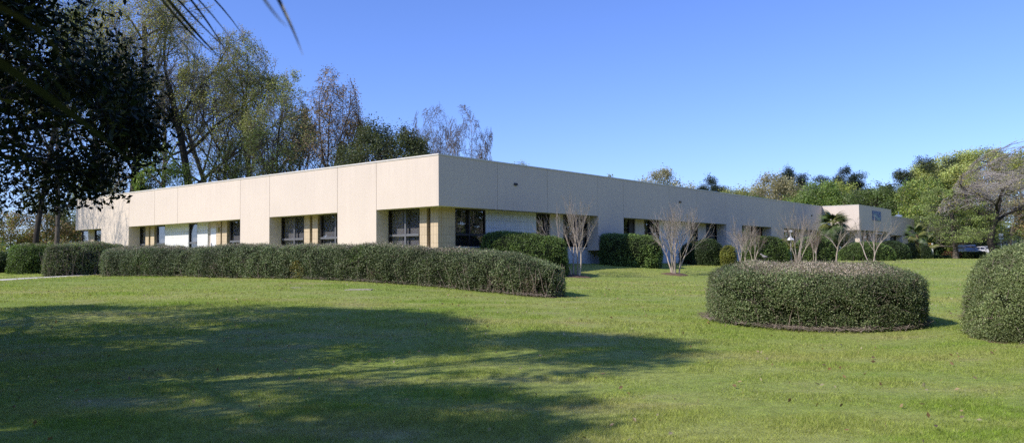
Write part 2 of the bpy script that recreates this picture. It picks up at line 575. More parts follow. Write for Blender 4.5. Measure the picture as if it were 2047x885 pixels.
ST = {
 'round': dict(levels=[dict(n=8, t=(.38, 1), a=(28, 72), l=(.72, 1.0), s=6, w=.10, up=.04, r=.5),
                       dict(n=8, t=(.22, 1), a=(28, 62), l=(.42, .64), s=5, w=.14, up=.03, r=.5),
                       dict(n=8, t=(.18, 1), a=(28, 65), l=(.42, .64), s=4, w=.17, up=.03, r=.55),
                       dict(n=6, t=(.12, 1), a=(28, 65), l=(.42, .68), s=3, w=.18, up=.02, r=.6)], trunk=.45),
 'tall': dict(levels=[dict(n=12, t=(.32, 1), a=(28, 68), l=(.42, .66), s=6, w=.11, up=.05, r=.45, cone=.35),
                      dict(n=8, t=(.22, 1), a=(28, 60), l=(.42, .64), s=5, w=.14, up=.04, r=.5),
                      dict(n=7, t=(.18, 1), a=(28, 60), l=(.42, .64), s=4, w=.16, up=.03, r=.55),
                      dict(n=5, t=(.12, 1), a=(28, 60), l=(.42, .68), s=3, w=.17, up=.03, r=.6)], trunk=.75),
 'vase': dict(levels=[dict(n=6, t=(.5, 1), a=(14, 48), l=(1.0, 1.3), s=7, w=.10, up=.05, r=.55, cone=.1),
                      dict(n=9, t=(.2, 1), a=(25, 58), l=(.40, .62), s=5, w=.13, up=.03, r=.5),
                      dict(n=8, t=(.18, 1), a=(28, 60), l=(.42, .64), s=4, w=.15, up=.03, r=.55),
                      dict(n=6, t=(.12, 1), a=(28, 62), l=(.42, .68), s=3, w=.17, up=.02, r=.6)], trunk=.40),
 'cone': dict(levels=[dict(n=46, t=(.16, 1), a=(70, 95), l=(.30, .40), s=5, w=.06, up=.035, r=.28, cone=.80),
                      dict(n=9, t=(.15, 1), a=(30, 60), l=(.35, .5), s=4, w=.10, up=-.02, r=.5),
                      dict(n=5, t=(.15, 1), a=(30, 60), l=(.35, .5), s=3, w=.10, up=-.04, r=.6)], trunk=1.0),
 'pine': dict(levels=[dict(n=26, t=(.42, 1), a=(60, 88), l=(.20, .30), s=5, w=.10, up=.08, r=.4, cone=.45),
                      dict(n=7, t=(.35, 1), a=(30, 60), l=(.35, .55), s=4, w=.14, up=.08, r=.5),
                      dict(n=4, t=(.3, 1), a=(30, 60), l=(.35, .5), s=3, w=.14, up=.08, r=.6)], trunk=1.0),
 'willow': dict(levels=[dict(n=6, t=(.4, 1), a=(20, 65), l=(.9, 1.2), s=7, w=.10, up=.06, r=.6, cone=.1),
                        dict(n=9, t=(.15, 1), a=(25, 60), l=(.40, .62), s=6, w=.12, up=.0, r=.5),
                        dict(n=12, t=(.1, 1), a=(25, 60), l=(.45, .65), s=5, w=.12, up=-.05, r=.5),
                        dict(n=9, t=(.1, 1), a=(25, 55), l=(.45, .65), s=4, w=.12, up=-.09, r=.6)], trunk=.30),
 'spread': dict(levels=[dict(n=14, t=(.30, 1), a=(45, 80), l=(.62, .85), s=6, w=.10, up=.05, r=.5, cone=.35),
                        dict(n=8, t=(.2, 1), a=(25, 65), l=(.40, .62), s=5, w=.14, up=-.02, r=.55),
                        dict(n=8, t=(.15, 1), a=(25, 65), l=(.42, .62), s=4, w=.16, up=-.05, r=.55),
                        dict(n=5, t=(.15, 1), a=(25, 60), l=(.42, .65), s=3, w=.16, up=-.06, r=.6)], trunk=.8),
 'bush': dict(levels=[dict(n=5, t=(.2, 1), a=(25, 60), l=(.6, .9), s=5, w=.14, up=.06, r=.6),
                      dict(n=6, t=(.2, 1), a=(25, 60), l=(.42, .65), s=4, w=.16, up=.04, r=.6),
                      dict(n=6, t=(.15, 1), a=(25, 60), l=(.42, .65), s=3, w=.16, up=.03, r=.6)], trunk=.5),
}


ENV = {'round': (.56, .44, 1), 'tall': (.55, .45, 1), 'vase': (.60, .40, 1), 'willow': (.52, .46, 1), 'spread': (.5, .5, 1)}


def palette(rng, n, cols, var=.18):
    cols = np.array(cols)
    i = rng.integers(0, len(cols), n)
    return cols[i] * rng.uniform(1 - var, 1 + var, (n, 1))


def make_tree(name, label, cat, loc, H, Wd, style, leaves=0, leaf=.2, cols=((.08, .1, .03),), bark=None, twig=None,
              seed=1, group=None, r0=None, clump=0.0, stems=1, lean=None, tip=None, rmin=.012, wratio=.5, lmat=None, leafdrop=0.0,
              zmin=0.0, sq=1.0, spread=.25, twigs=True, rotz=None, pct=None, shear=0.0, dropf=1.0):
    rng = np.random.default_rng(seed)
    st = ST[style]
    r0 = r0 if r0 else H * .018
    lv = [dict(l, rmin=max(rmin, l.get('rmin', .006))) for l in st['levels']]
    br = grow(rng, lv, stems, st['trunk'], r0, lean=lean, spread=spread, wig=.05 if stems == 1 else .08)
    allp = np.concatenate([p.reshape(-1, 3) for p, _ in br])
    sc = np.array([Wd / 2, Wd / 2, H])
    if pct is None: pct = 86 if style in ENV else 94
    hi = np.percentile(np.abs(allp[:, :2] - (np.median(allp[:, :2], 0) if lean is None else 0)), pct)
    zt = np.percentile(allp[:, 2], 97 if style in ENV else 99.7)
    s = np.array([Wd / 2 / hi, Wd / 2 / hi, H / zt])
    br = [(p * s, r) for p, r in br]
    if style in ENV:
        zc, rz, pw = ENV[style]
        def envelope(p):
            x = p[..., :2] / (Wd / 2); z = (p[..., 2:3] / H - zc) / rz
            zz = np.where(z > 0, z, z * .55)
            rho = np.sqrt((x ** 2).sum(-1, keepdims=True) + zz ** 2)
            dirn = np.concatenate([x, zz], -1) / (rho + 1e-6)
            lim = 1 + (.22 if style == 'spread' else .13) * fnoise(dirn, 2.2, seed + 9)[..., None] + (.12 if style == 'spread' else .06) * fnoise(dirn, 6.0, seed + 10)[..., None]
            r2 = np.where(rho < .55, rho, .55 + (lim - .55) * np.tanh((rho - .55) / .55))
            k = r2 / (rho + 1e-6)
            out = p.copy()
            out[..., :2] = p[..., :2] * k
            out[..., 2:3] = np.where(z > 0, H * (zc + rz * z * k), p[..., 2:3])
            return out
        br = [(envelope(p), r) for p, r in br]
    if shear:
        for p, _ in br: p[..., 0] += shear * np.maximum(p[..., 2] - .15 * H, 0)
    # first ring below ground
    br[0][0][:, 0, 2] -= .15
    root = empty(name, loc)
    tag(root, label, cat, group)
    nwood = 2 if len(br) > 3 else 1
    def join(list_, sides):
        vs, qs, n = [], [], 0
        for (p, r), S in zip(list_, sides):
            v, q = tubes(p, r, S); vs.append(v); qs.append(q + n); n += len(v)
        return np.concatenate(vs), np.concatenate(qs)
    v, q = join(br[:nwood + 1], [10, 6, 5][:nwood + 1])
    mk('trunk', v, q, mats=(bark or M_BARK,), parent=root, smooth=True)
    fine = br[nwood + 1:]
    if fine and twigs:
        v, q = join(fine, [3] * len(fine))
        tag(mk('branchwork', v, q, mats=(twig or bark or M_BARK,), parent=root, smooth=True), kind='stuff')
    if leaves:
        src = [br[-1][0]] + ([br[-2][0]] if len(br) > 3 else [])
        pts = []
        for k, P in enumerate(src):
            n = int(leaves * (.75 if k == 0 and len(src) > 1 else (.25 if k else 1)))
            b = rng.integers(0, len(P), n); t = rng.uniform(.15, 1, n) * (P.shape[1] - 1)
            i0 = np.minimum(t.astype(int), P.shape[1] - 2); f = (t - i0)[:, None]
            pts.append(P[b, i0] * (1 - f) + P[b, i0 + 1] * f)
        pts = np.concatenate(pts)
        pts = pts + rng.normal(0, clump, pts.shape)
        if leafdrop > 0:     # gaps: drop leaves where a coarse noise is low
            keep = fnoise(pts, dropf * 2.6 / max(Wd * .25, .5), seed) > (leafdrop * 2 - 1) + rng.normal(0, .25, len(pts))
            pts = pts[keep]
        pts = pts[pts[:, 2] > zmin]
        sz = leaf * rng.uniform(.55, 1.3, len(pts))
        v, q = leaf_quads(rng, pts, sz, wratio)
        c = palette(rng, len(pts), cols)
        # clumps that are lighter and darker
        c = c * (1 + .28 * fnoise(pts, 6.0 / max(Wd * .3, .5), seed + 1))[:, None].clip(.5, 1.5)
        if tip is not None:
            f = np.clip((pts[:, 2] / H - .62) / .3, 0, 1)[:, None] * rng.uniform(.3, 1, (len(pts), 1))
            c = c * (1 - f) + np.array(tip) * f
        mk('crown', v, q, mats=(lmat or M_LEAF,), col=np.repeat(c, 4, 0), parent=root)
    if rotz: root.rotation_euler = (0, 0, rotz)
    return root


def tree_px(name, label, cat, px, ytop, wpx, Y, style, **kw):
    loc = onground(px, Y)
    top = at(px, ytop, Y)[2]
    if kw.get('leaves') and style != 'cone': kw['leaves'] = int(kw['leaves'] * (1.2 if Y < 100 else 1.9))
    return make_tree(name, label, cat, loc, top - loc[2], wpx * Y / F_PX, style, **kw)


OLIVE = [(.29, .31, .095), (.36, .36, .11), (.22, .25, .075)]
YELLOW = [(.50, .43, .08), (.44, .40, .09), (.54, .44, .08)]
YGREEN = [(.38, .42, .10), (.43, .44, .11), (.30, .36, .085)]
GREEN = [(.13, .18, .05), (.165, .22, .06), (.10, .145, .042)]
BRIGHT = [(.20, .29, .065), (.25, .33, .075), (.16, .24, .055)]
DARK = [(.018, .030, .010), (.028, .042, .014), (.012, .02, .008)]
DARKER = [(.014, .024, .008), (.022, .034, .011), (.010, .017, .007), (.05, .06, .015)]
OAK = [(.095, .115, .040), (.13, .15, .048), (.065, .08, .03)]
RED = [(.38, .25, .13), (.44, .29, .15), (.30, .22, .12)]
PINE = [(.035, .055, .032), (.05, .072, .038), (.024, .038, .026)]

G_BACK = 'woodland trees behind the building'
tree_px('spring_tree', 'tall pale limbed tree with orange yellow leaves behind the left end of the roof', 'tree', 262, -70, 270, 84, 'tall',
        leaves=16000, leaf=.20, cols=YELLOW + OLIVE, bark=M_BARK, twig=M_BARKS, seed=11, clump=.25, r0=.50, leafdrop=.4)
tree_px('silvery_tree', 'big half bare tree with dark trunk and silvery arching branches above the sunlit roof', 'tree', 388, -10, 330, 86, 'round',
        leaves=9000, leaf=.17, cols=OLIVE + [(.30, .26, .09)], bark=M_BARKD, twig=M_BARKS, seed=23, clump=.2, r0=.55, rmin=.028)
tree_px('silvery_tree', 'pale twiggy tree between the tall orange yellow tree and the big silvery one', 'tree', 328, -30, 230, 92, 'round',
        leaves=11000, leaf=.18, cols=OLIVE + YELLOW, bark=M_BARK, twig=M_BARKS, seed=24, clump=.25, r0=.35, rmin=.026)
tree_px('spring_tree', 'grey olive twiggy tree low behind the big silvery tree', 'tree', 425, 150, 200, 94, 'round',
        leaves=9000, leaf=.18, cols=OLIVE, bark=M_BARKD, twig=M_BARKS, seed=26, clump=.25, r0=.3, rmin=.026)
tree_px('spring_tree', 'tall olive budding tree left of the reddish tree, highest crown against the sky', 'tree', 478, 58, 250, 84, 'vase',
        leaves=20000, leaf=.19, cols=OLIVE + [(.18, .16, .03)], bark=M_BARKD, twig=M_BARK, seed=31, clump=.3, r0=.42, leafdrop=.3)
tree_px('spring_tree', 'olive budding tree with thin leaning stems between the tall tree and the reddish tree', 'tree', 560, 128, 150, 78, 'vase',
        leaves=12000, leaf=.18, cols=OLIVE, bark=M_BARKD, twig=M_BARK, seed=37, clump=.25, r0=.25, leafdrop=.3)
tree_px('understory_tree', 'fresh green understory tree below the olive trees at the roof line', 'tree', 535, 235, 150, 73, 'tall',
        leaves=7000, leaf=.20, cols=GREEN + OAK, bark=M_BARKD, seed=41, clump=.3, r0=.15, leafdrop=.4)
tree_px('understory_tree', 'bright green low tree beside the dark trunks at the left roof end', 'tree', 335, 285, 130, 80, 'round',
        leaves=7500, leaf=.24, cols=BRIGHT, bark=M_BARKD, seed=43, clump=.35, r0=.15, leafdrop=.4)
tree_px('understory_tree', 'dim green low tree above the middle of the sunlit roof', 'tree', 455, 265, 130, 82, 'round',
        leaves=7000, leaf=.22, cols=OAK + GREEN, bark=M_BARKD, seed=44, clump=.35, r0=.15, leafdrop=.35)
tree_px('reddish_tree', 'slender dark stemmed tree with reddish brown buds standing clear above the roof', 'tree', 650, 138, 175, 70, 'vase',
        leaves=10000, leaf=.16, cols=RED + [(.17, .14, .05)], bark=M_BARKD, twig=M_BARKD, seed=52, clump=.2, r0=.26, leafdrop=.3)
tree_px('live_oak', 'broad dense evergreen oak rising behind the sunlit roof corner', 'tree', 778, 240, 215, 66, 'round',
        leaves=44000, leaf=.18, cols=OAK, bark=M_BARKD, seed=61, clump=.32, r0=.3, leafdrop=.28)
tree_px('live_oak', 'smaller evergreen oak wedged between the reddish tree and the broad oak', 'tree', 690, 275, 110, 72, 'round',
        leaves=9000, leaf=.19, cols=OAK, bark=M_BARKD, seed=62, clump=.28, r0=.2, leafdrop=.35)
tree_px('bare_tree', 'large leafless grey tree filling the gap left of the olive treetops', 'tree', 440, 75, 250, 92, 'round',
        leaves=1500, leaf=.16, cols=OLIVE, bark=M_BARK, twig=M_BARKS, seed=47, r0=.35, rmin=.03)
tree_px('bare_tree', 'leafless grey brown tree low between the olive treetops and the reddish tree', 'tree', 592, 185, 120, 82, 'round',
        leaves=1500, leaf=.16, cols=RED, bark=M_BARKD, twig=M_BARK, seed=48, r0=.2, rmin=.022)
tree_px('bare_tree', 'leafless tree with upright grey twigs just left of the roof corner', 'tree', 872, 200, 120, 74, 'vase',
        bark=M_BARKS, twig=M_BARK, seed=71, r0=.13, rmin=.014)
tree_px('bare_tree', 'leafless grey tree with spreading twigs directly above the roof corner', 'tree', 930, 205, 120, 70, 'round',
        bark=M_BARKS, twig=M_BARK, seed=75, r0=.13, rmin=.014)
tree_px('spring_tree', 'small green treetop peeking over the shaded roof edge near the corner', 'tree', 1036, 311, 75, 85, 'vase', leaves=1800, leaf=.2, cols=YGREEN, seed=81, clump=.2, r0=.12)
tree_px('spring_tree', 'tiny pointed treetop over the middle of the shaded roof edge', 'tree', 1222, 337, 36, 100, 'tall', leaves=900, leaf=.2, cols=OLIVE, seed=82, clump=.2, r0=.1)
tree_px('spring_tree', 'grey olive rounded treetop above the shaded roof, alone against the sky', 'tree', 1318, 336, 160, 105, 'round', leaves=12000, leaf=.24, cols=[(.36, .34, .19), (.30, .29, .13), (.42, .37, .22)], bark=M_BARKS, twig=M_BARKS, seed=83, clump=.3, r0=.25, leafdrop=.2)

YB = [(.50, .54, .18), (.55, .56, .19), (.42, .47, .15)]
# right background
G_PINE = 'dark pines on the right skyline'
for px, yt, w, Y, sd, lb in ((1440, 356, 62, 170, 91, 'small dark pine at the left end of the right skyline'),
                             (1592, 342, 66, 178, 92, 'dark pine with open crown behind the grey treetop'),
                             (1655, 337, 105, 185, 93, 'dark pine with uneven double top in the middle of the right skyline'),
                             (1706, 356, 80, 180, 94, 'low dark pine right of the double topped pine'),
                             (1768, 326, 130, 152, 95, 'largest broad crowned pine of the right skyline')):
    tree_px('pine_tree', lb, 'pine tree', px, yt, w, Y, 'pine', leaves=15000, leaf=.42, wratio=.22, cols=PINE if sd != 95 else OAK + PINE, bark=M_BARK, seed=sd, clump=.42, group=G_PINE, r0=.3)
for px, yt, w, Y, stl, n, cols, lb, nm in (
        (1480, 378, 110, 150, 'round', 9000, OLIVE, 'low olive treetop beside the small dark pine', 'spring_tree'),
        (1512, 366, 110, 155, 'round', 12000, [(.34, .33, .12), (.28, .29, .10)], 'pale olive treetop left of the grey twiggy one', 'spring_tree'),
        (1555, 342, 115, 150, 'round', 7000, [(.38, .34, .19), (.32, .29, .14)], 'grey twiggy treetop showing bare branches above the shaded roof', 'spring_tree'),
        (1522, 383, 70, 140, 'tall', 5000, GREEN, 'dark green pointed cedar just over the shaded roof edge', 'cedar_tree'),
        (1628, 360, 110, 142, 'round', 12000, BRIGHT, 'bright green tree right of the grey twiggy treetop', 'leafy_tree'),
        (1688, 362, 110, 146, 'round', 13000, YGREEN, 'yellow olive rounded tree under the double topped pine', 'leafy_tree'),
        (1738, 372, 140, 138, 'round', 14000, GREEN, 'mid green tree directly above the entrance block', 'leafy_tree'),
        (1805, 366, 130, 140, 'round', 13000, OAK + GREEN, 'dark green tree behind the roof vent', 'leafy_tree'),
        (1848, 352, 110, 132, 'round', 12000, YGREEN + BRIGHT, 'green tree with pale limbs beyond the far end of the building', 'leafy_tree'),
        (1868, 306, 130, 152, 'round', 16000, YB, 'tall pale yellow green tree at the left of the right hand woodland', 'spring_tree'),
        (1925, 296, 140, 148, 'round', 17000, YB, 'tall golden green tree above the feathery cypress', 'spring_tree'),
        (1972, 280, 130, 155, 'round', 15000, YB + OLIVE, 'tallest golden green tree at the right, behind the bare willowy tree', 'spring_tree'),
        (2050, 292, 150, 150, 'round', 14000, OLIVE + YGREEN, 'olive green tree at the right edge behind the bare willowy tree', 'spring_tree'),
        (2020, 395, 130, 146, 'round', 9000, OLIVE + RED, 'low brownish olive tree above the white far building', 'leafy_tree'),
        (1890, 405, 110, 140, 'round', 13000, YGREEN, 'dense green tree filling the gap behind the feathery cypress', 'leafy_tree'),
        (1960, 415, 120, 142, 'round', 11000, GREEN + OLIVE, 'dim green tree over the parked vehicles', 'leafy_tree')):
    tree_px(nm, lb, 'tree', px, yt, w, Y, stl, leaves=n, leaf=.34, cols=cols, seed=int(px), clump=.5, r0=.28, leafdrop=.22,
            bark=M_BARKS if 'grey' in lb or 'pale' in lb else M_BARK)
tree_px('cypress_tree', 'feathery light green conical cypress with a straight trunk in the right lawn', 'tree', 1910, 378, 175, 108, 'cone',
        leaves=44000, leaf=.20, cols=[(.30, .37, .11), (.36, .42, .13), (.22, .28, .085)], seed=5, clump=.16, r0=.36, bark=M_BARK, leafdrop=.38, zmin=2.2)
tree_px('willowy_tree', 'wide leafless tree with arching pale pinkish twigs and dark trunk at the right edge', 'tree', 1988, 276, 310, 104, 'willow',
        leaves=1600, leaf=.22, cols=YELLOW, seed=9, clump=.4, r0=.55, bark=M_BARKD, twig=M_BARKW, rmin=.024, shear=.55)

# far left woodland
tree_px('woodland_tree', 'bare dark trunked tree, left one of the two straight trunks over the left shrubs', 'tree', 68, -60, 240, 66, 'tall',
        leaves=7000, leaf=.16, cols=OLIVE, bark=M_BARKD, seed=101, r0=.27, clump=.2, group='straight trunks left of the building')
tree_px('woodland_tree', 'bare grey trunked tree, right one of the two straight trunks over the left shrubs', 'tree', 112, -30, 220, 69, 'tall',
        leaves=6000, leaf=.16, cols=OLIVE, bark=M_BARK, seed=102, r0=.22, clump=.2, group='straight trunks left of the building')
tree_px('woodland_tree', 'thick grey trunk of a tall tree just behind the left roof end', 'tree', 222, -60, 200, 82, 'tall',
        leaves=9000, leaf=.2, cols=OLIVE + OAK, bark=M_BARKD, seed=103, r0=.42, clump=.3)
for px, yt, w, Y, n, cols, lb in ((20, 425, 120, 70, 4000, RED + OLIVE, 'low reddish brown brush at the left edge of the picture'),
                                  (95, 425, 110, 72, 4500, OAK + RED, 'brownish brush behind the two straight trunks'),
                                  (140, 405, 90, 76, 5000, OAK, 'dark green brush beside the left end wall'),
                                  (170, 300, 160, 88, 9000, OAK + OLIVE, 'dim evergreen tree behind the dark foreground crown'),
                                  (-30, 380, 160, 66, 7000, OAK, 'dark green brush cut off by the left edge')):
    tree_px('brush_tree', lb, 'bush' if yt > 390 else 'tree', px, yt, w, Y, 'bush', leaves=n, leaf=.2, cols=cols, seed=200 + px, clump=.25, r0=.08, bark=M_BARKD)
# trees left of the view whose shadows fall on the end wall
make_tree('shadow_tree', 'bare tree left of the view, shading the end wall', 'tree', (-42.0, 57, gzs(-42.0, 57)), 17, 9, 'vase', bark=M_BARK, seed=301, r0=.24, rmin=.008)
make_tree('shadow_tree', 'second bare tree left of the view, nearer the end wall', 'tree', (-39.3, 54.0, gzs(-39.3, 54.0)), 18, 9, 'vase', bark=M_BARK, seed=302, r0=.2, rmin=.008)

# big dark foreground trees
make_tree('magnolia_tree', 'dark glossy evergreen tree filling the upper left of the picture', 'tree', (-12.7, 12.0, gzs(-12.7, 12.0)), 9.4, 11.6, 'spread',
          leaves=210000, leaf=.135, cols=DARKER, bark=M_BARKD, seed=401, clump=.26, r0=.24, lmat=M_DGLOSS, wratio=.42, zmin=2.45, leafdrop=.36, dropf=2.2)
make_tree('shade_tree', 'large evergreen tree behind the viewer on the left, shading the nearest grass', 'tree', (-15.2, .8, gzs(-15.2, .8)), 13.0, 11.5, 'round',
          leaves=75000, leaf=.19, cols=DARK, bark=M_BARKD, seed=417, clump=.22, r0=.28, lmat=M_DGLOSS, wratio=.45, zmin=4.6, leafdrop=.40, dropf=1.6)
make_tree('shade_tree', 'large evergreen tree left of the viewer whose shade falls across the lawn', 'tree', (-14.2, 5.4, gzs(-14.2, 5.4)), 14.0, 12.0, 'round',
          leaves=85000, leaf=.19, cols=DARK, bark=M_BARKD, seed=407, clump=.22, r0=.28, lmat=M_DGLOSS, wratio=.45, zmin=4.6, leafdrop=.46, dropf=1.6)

# ------------------------------------------------------------------ hedges and shrubs
def hull(path, hw, H, nexp=3.2, endr=None, nc=26, ns=None, tuck=.12, bump=.05, seed=0, blob=False, hwr=None, hprof=None):
    """path [n,2] plan centre line -> grid of hull points on the terrain"""
    path = np.asarray(path, float)
    seg = np.linalg.norm(np.diff(path, axis=0), axis=1); cum = np.insert(np.cumsum(seg), 0, 0); Lt = cum[-1]
    ns = ns or max(18, int(Lt / .22))
    endr = endr or min(hw, Lt / 2)
    u = (1 - np.cos(np.linspace(0, np.pi, ns))) / 2
    u = .55 * u + .45 * np.linspace(0, 1, ns)
    s = u * Lt
    cx = np.interp(s, cum, path[:, 0]); cy = np.interp(s, cum, path[:, 1])
    tx = np.gradient(cx); ty = np.gradient(cy); l = np.hypot(tx, ty); tx /= l; ty /= l
    d = np.minimum(s, Lt - s)
    e = np.where(d < endr, (1 - np.clip(1 - d / endr, 0, 1) ** 2.5) ** (1 / 2.5), 1.0)
    e = np.maximum(e, .02)
    ez = e ** (.9 if blob else .22)
    ph = np.linspace(0, np.pi, nc)
    cs, sn = np.cos(ph), np.sin(ph)
    yy = np.sign(cs) * np.abs(cs) ** (2 / nexp); zz = np.abs(sn) ** (2 / nexp)
    hwv = hw if hwr is None else np.interp(s, cum / Lt * Lt, hwr)
    Wf = (1 - tuck * (1 - zz) ** 2)
    Yl = (yy * Wf)[None] * (hwv * e)[:, None] if not np.isscalar(hwv) else (yy * Wf)[None] * (hwv * e)[:, None]
    X = cx[:, None] - ty[:, None] * Yl; Y = cy[:, None] + tx[:, None] * Yl
    base = gz(X, Y).reshape(X.shape)
    if hprof is not None: ez = ez * np.interp(s / Lt, hprof[0], hprof[1])
    Z = base - .03 + zz[None] * H * ez[:, None]
    P = np.stack([X, Y, Z], -1)
    n1 = fnoise(P, 1.6, seed) * bump + fnoise(P, 4.5, seed + 1) * bump * .5
    Nrm = grid_normals(P)
    P = P + Nrm * n1[..., None]
    return P, Nrm, (zz[None] * ez[:, None])


def grid_normals(P):
    du = np.gradient(P, axis=0); dv = np.gradient(P, axis=1)
    n = unit(np.cross(du, dv))
    c = P.reshape(-1, 3).mean(0)
    if (n * (P - c)).sum() < 0: n = -n
    return n


def sample_grid(rng, P, Nr, T, n):
    a = P[:-1, :-1]; b = P[1:, :-1]; c = P[1:, 1:]; d = P[:-1, 1:]
    ar = (np.linalg.norm(np.cross(b - a, d - a), axis=-1) + np.linalg.norm(np.cross(b - c, d - c), axis=-1)).ravel()
    f = rng.choice(len(ar), n, p=ar / ar.sum())
    u = rng.random((n, 1)); v = rng.random((n, 1))
    def mix(A):
        A = A if A.ndim == 3 else A[..., None]
        a, b, c, d = (x.reshape(-1, A.shape[-1])[f] for x in (A[:-1, :-1], A[1:, :-1], A[1:, 1:], A[:-1, 1:]))
        return (a * (1 - u) + b * u) * (1 - v) + (d * (1 - u) + c * u) * v
    return mix(P), unit(mix(Nr)), mix(T)[:, 0]


HEDGE = [(.16, .215, .08), (.115, .165, .058), (.25, .29, .14), (.065, .10, .035), (.21, .22, .11)]
SHADE = [(.065, .10, .032), (.048, .08, .025), (.085, .13, .04)]
LIME = [(.26, .27, .05), (.32, .31, .07), (.20, .23, .04)]
BUSHG = [(.15, .23, .055), (.20, .28, .07), (.10, .16, .042)]


def hedge(name, label, cat, path, hw, H, leaves, leaf, cols, seed=1, top=None, topf=.5, twig=0, sticks=0, group=None, spots=(), bump=.05, depth=.07,
          nexp=3.2, blob=False, endr=None, lit=0, wratio=.45, lmat=None, thin=0.0, loose=.04, tuck=.12, hwr=None, hprof=None):
    rng = np.random.default_rng(seed)
    path = np.asarray(path, float)
    c = path.mean(0)
    loc = np.array((c[0], c[1], gzs(c[0], c[1])))
    P, Nr, T = hull(path, hw, H, nexp, endr, bump=bump, seed=seed, blob=blob, tuck=tuck, hwr=hwr, hprof=hprof)
    root = empty(name, loc); tag(root, label, cat, group)
    ns, nc, _ = P.shape
    i, j = np.meshgrid(np.arange(ns - 1), np.arange(nc - 1), indexing='ij'); b = (i * nc + j).ravel()
    hq = np.stack([b, b + 1, b + nc + 1, b + nc], -1)
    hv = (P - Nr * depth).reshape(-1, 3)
    p, nn, t = sample_grid(rng, P, Nr, T, leaves)
    if thin > 0:
        keep = rng.random(len(p)) > thin * np.clip(1 - t / .45, 0, 1) * (fnoise(p, 2.2, seed + 4) > -.2)
        p, nn, t = p[keep], nn[keep], t[keep]
    gap = fnoise(p, 8.5, seed + 6) + .5 * fnoise(p, 19.0, seed + 7)
    keep = (gap > -.55) | (rng.random(len(p)) < .3) | (t > .9)
    p, nn, t = p[keep], nn[keep], t[keep]
    clump = fnoise(p, 7.0, seed + 2)
    p = p + nn * (rng.normal(0, loose, (len(p), 1)) + clump[:, None] * loose * .9) - nn * depth * .25
    n = len(p)
    cc = palette(rng, n, cols, .38)
    cc *= (1 + .30 * fnoise(p, 2.5, seed + 3) + .15 * clump)[:, None].clip(.45, 1.7)
    if top is not None:
        f = np.clip((t - .945) / .05, 0, 1) * (nn[:, 2] > .3)
        pick = rng.random(n) < f * topf
        cc[pick] = palette(rng, pick.sum(), top, .3)
    for (sx, sy, sz, rad, sc, pr) in spots:
        dd = np.linalg.norm(p - np.array((sx, sy, sz)), axis=1)
        pick = (dd < rad) & (rng.random(n) < pr)
        cc[pick] = palette(rng, pick.sum(), [sc], .35)
    v, q = leaf_quads(rng, p, leaf * rng.uniform(.6, 1.35, n), wratio, nn, .55)
    V = np.concatenate([hv, v]) - loc; Q = np.concatenate([hq, q + len(hv)])
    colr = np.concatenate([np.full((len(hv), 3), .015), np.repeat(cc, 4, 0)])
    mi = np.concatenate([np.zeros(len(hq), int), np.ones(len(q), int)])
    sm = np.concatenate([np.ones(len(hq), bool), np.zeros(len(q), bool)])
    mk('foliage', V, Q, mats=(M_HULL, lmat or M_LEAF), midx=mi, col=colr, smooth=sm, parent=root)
    if twig or sticks:
        mb_p, mb_r = [], []
        if twig:      # fine pale twigs poking through the clipped surface
            tp, tn, tt = sample_grid(rng, P, Nr, T, twig)
            d = unit(tn * .35 + rng.normal(0, .6, tp.shape) + np.array((0, 0, .3)))
            L = rng.uniform(.08, .26, (len(tp), 1)) * np.where(rng.random((len(tp), 1)) < .08, 1.9, 1)
            k = np.linspace(-.5, .5, 4)[None, :, None]
            pts = tp[:, None] + d[:, None] * k * L[:, None] + rng.normal(0, .008, (len(tp), 4, 3))
            mb_p.append(pts); mb_r.append(np.full((len(tp), 4), .004) * np.array([1.1, 1, .8, .5]))
        if sticks:    # stems seen through the thin base
            tp, tn, tt = sample_grid(rng, P, Nr, T, sticks * 9)
            sel = (tt < .35) & ((sticks < 100) | (np.linalg.norm(tp[:, :2] - path[-1], axis=1) < 5.5) | (rng.random(len(tp)) < .16)); tp, tn = tp[sel][:sticks], tn[sel][:sticks]
            g = gz(tp[:, 0], tp[:, 1])
            st = np.stack([tp[:, 0], tp[:, 1], g], -1) - tn * np.array((1, 1, 0)) * .05
            hgt = rng.uniform(.35, .8, len(tp)) * H
            en = st + np.stack([rng.normal(0, .16, len(tp)), rng.normal(0, .1, len(tp)), hgt], -1)
            k = np.linspace(0, 1, 4)[None, :, None]
            pts = st[:, None] * (1 - k) + en[:, None] * k + rng.normal(0, .018, (len(tp), 4, 3))
            mb_p.append(pts); mb_r.append(rng.uniform(.006, .014, (len(tp), 1)) * np.array([[1.2, 1, .8, .5]]))
        Pp = np.concatenate(mb_p); Rr = np.concatenate(mb_r)
        v, q = tubes(Pp - loc, Rr, 4)
        mk('stem_framework', v, q, mats=(M_TWIGD,), parent=root, smooth=True)
    return root


BROWN = [(.46, .38, .29), (.54, .46, .36), (.33, .27, .19), (.22, .22, .11)]
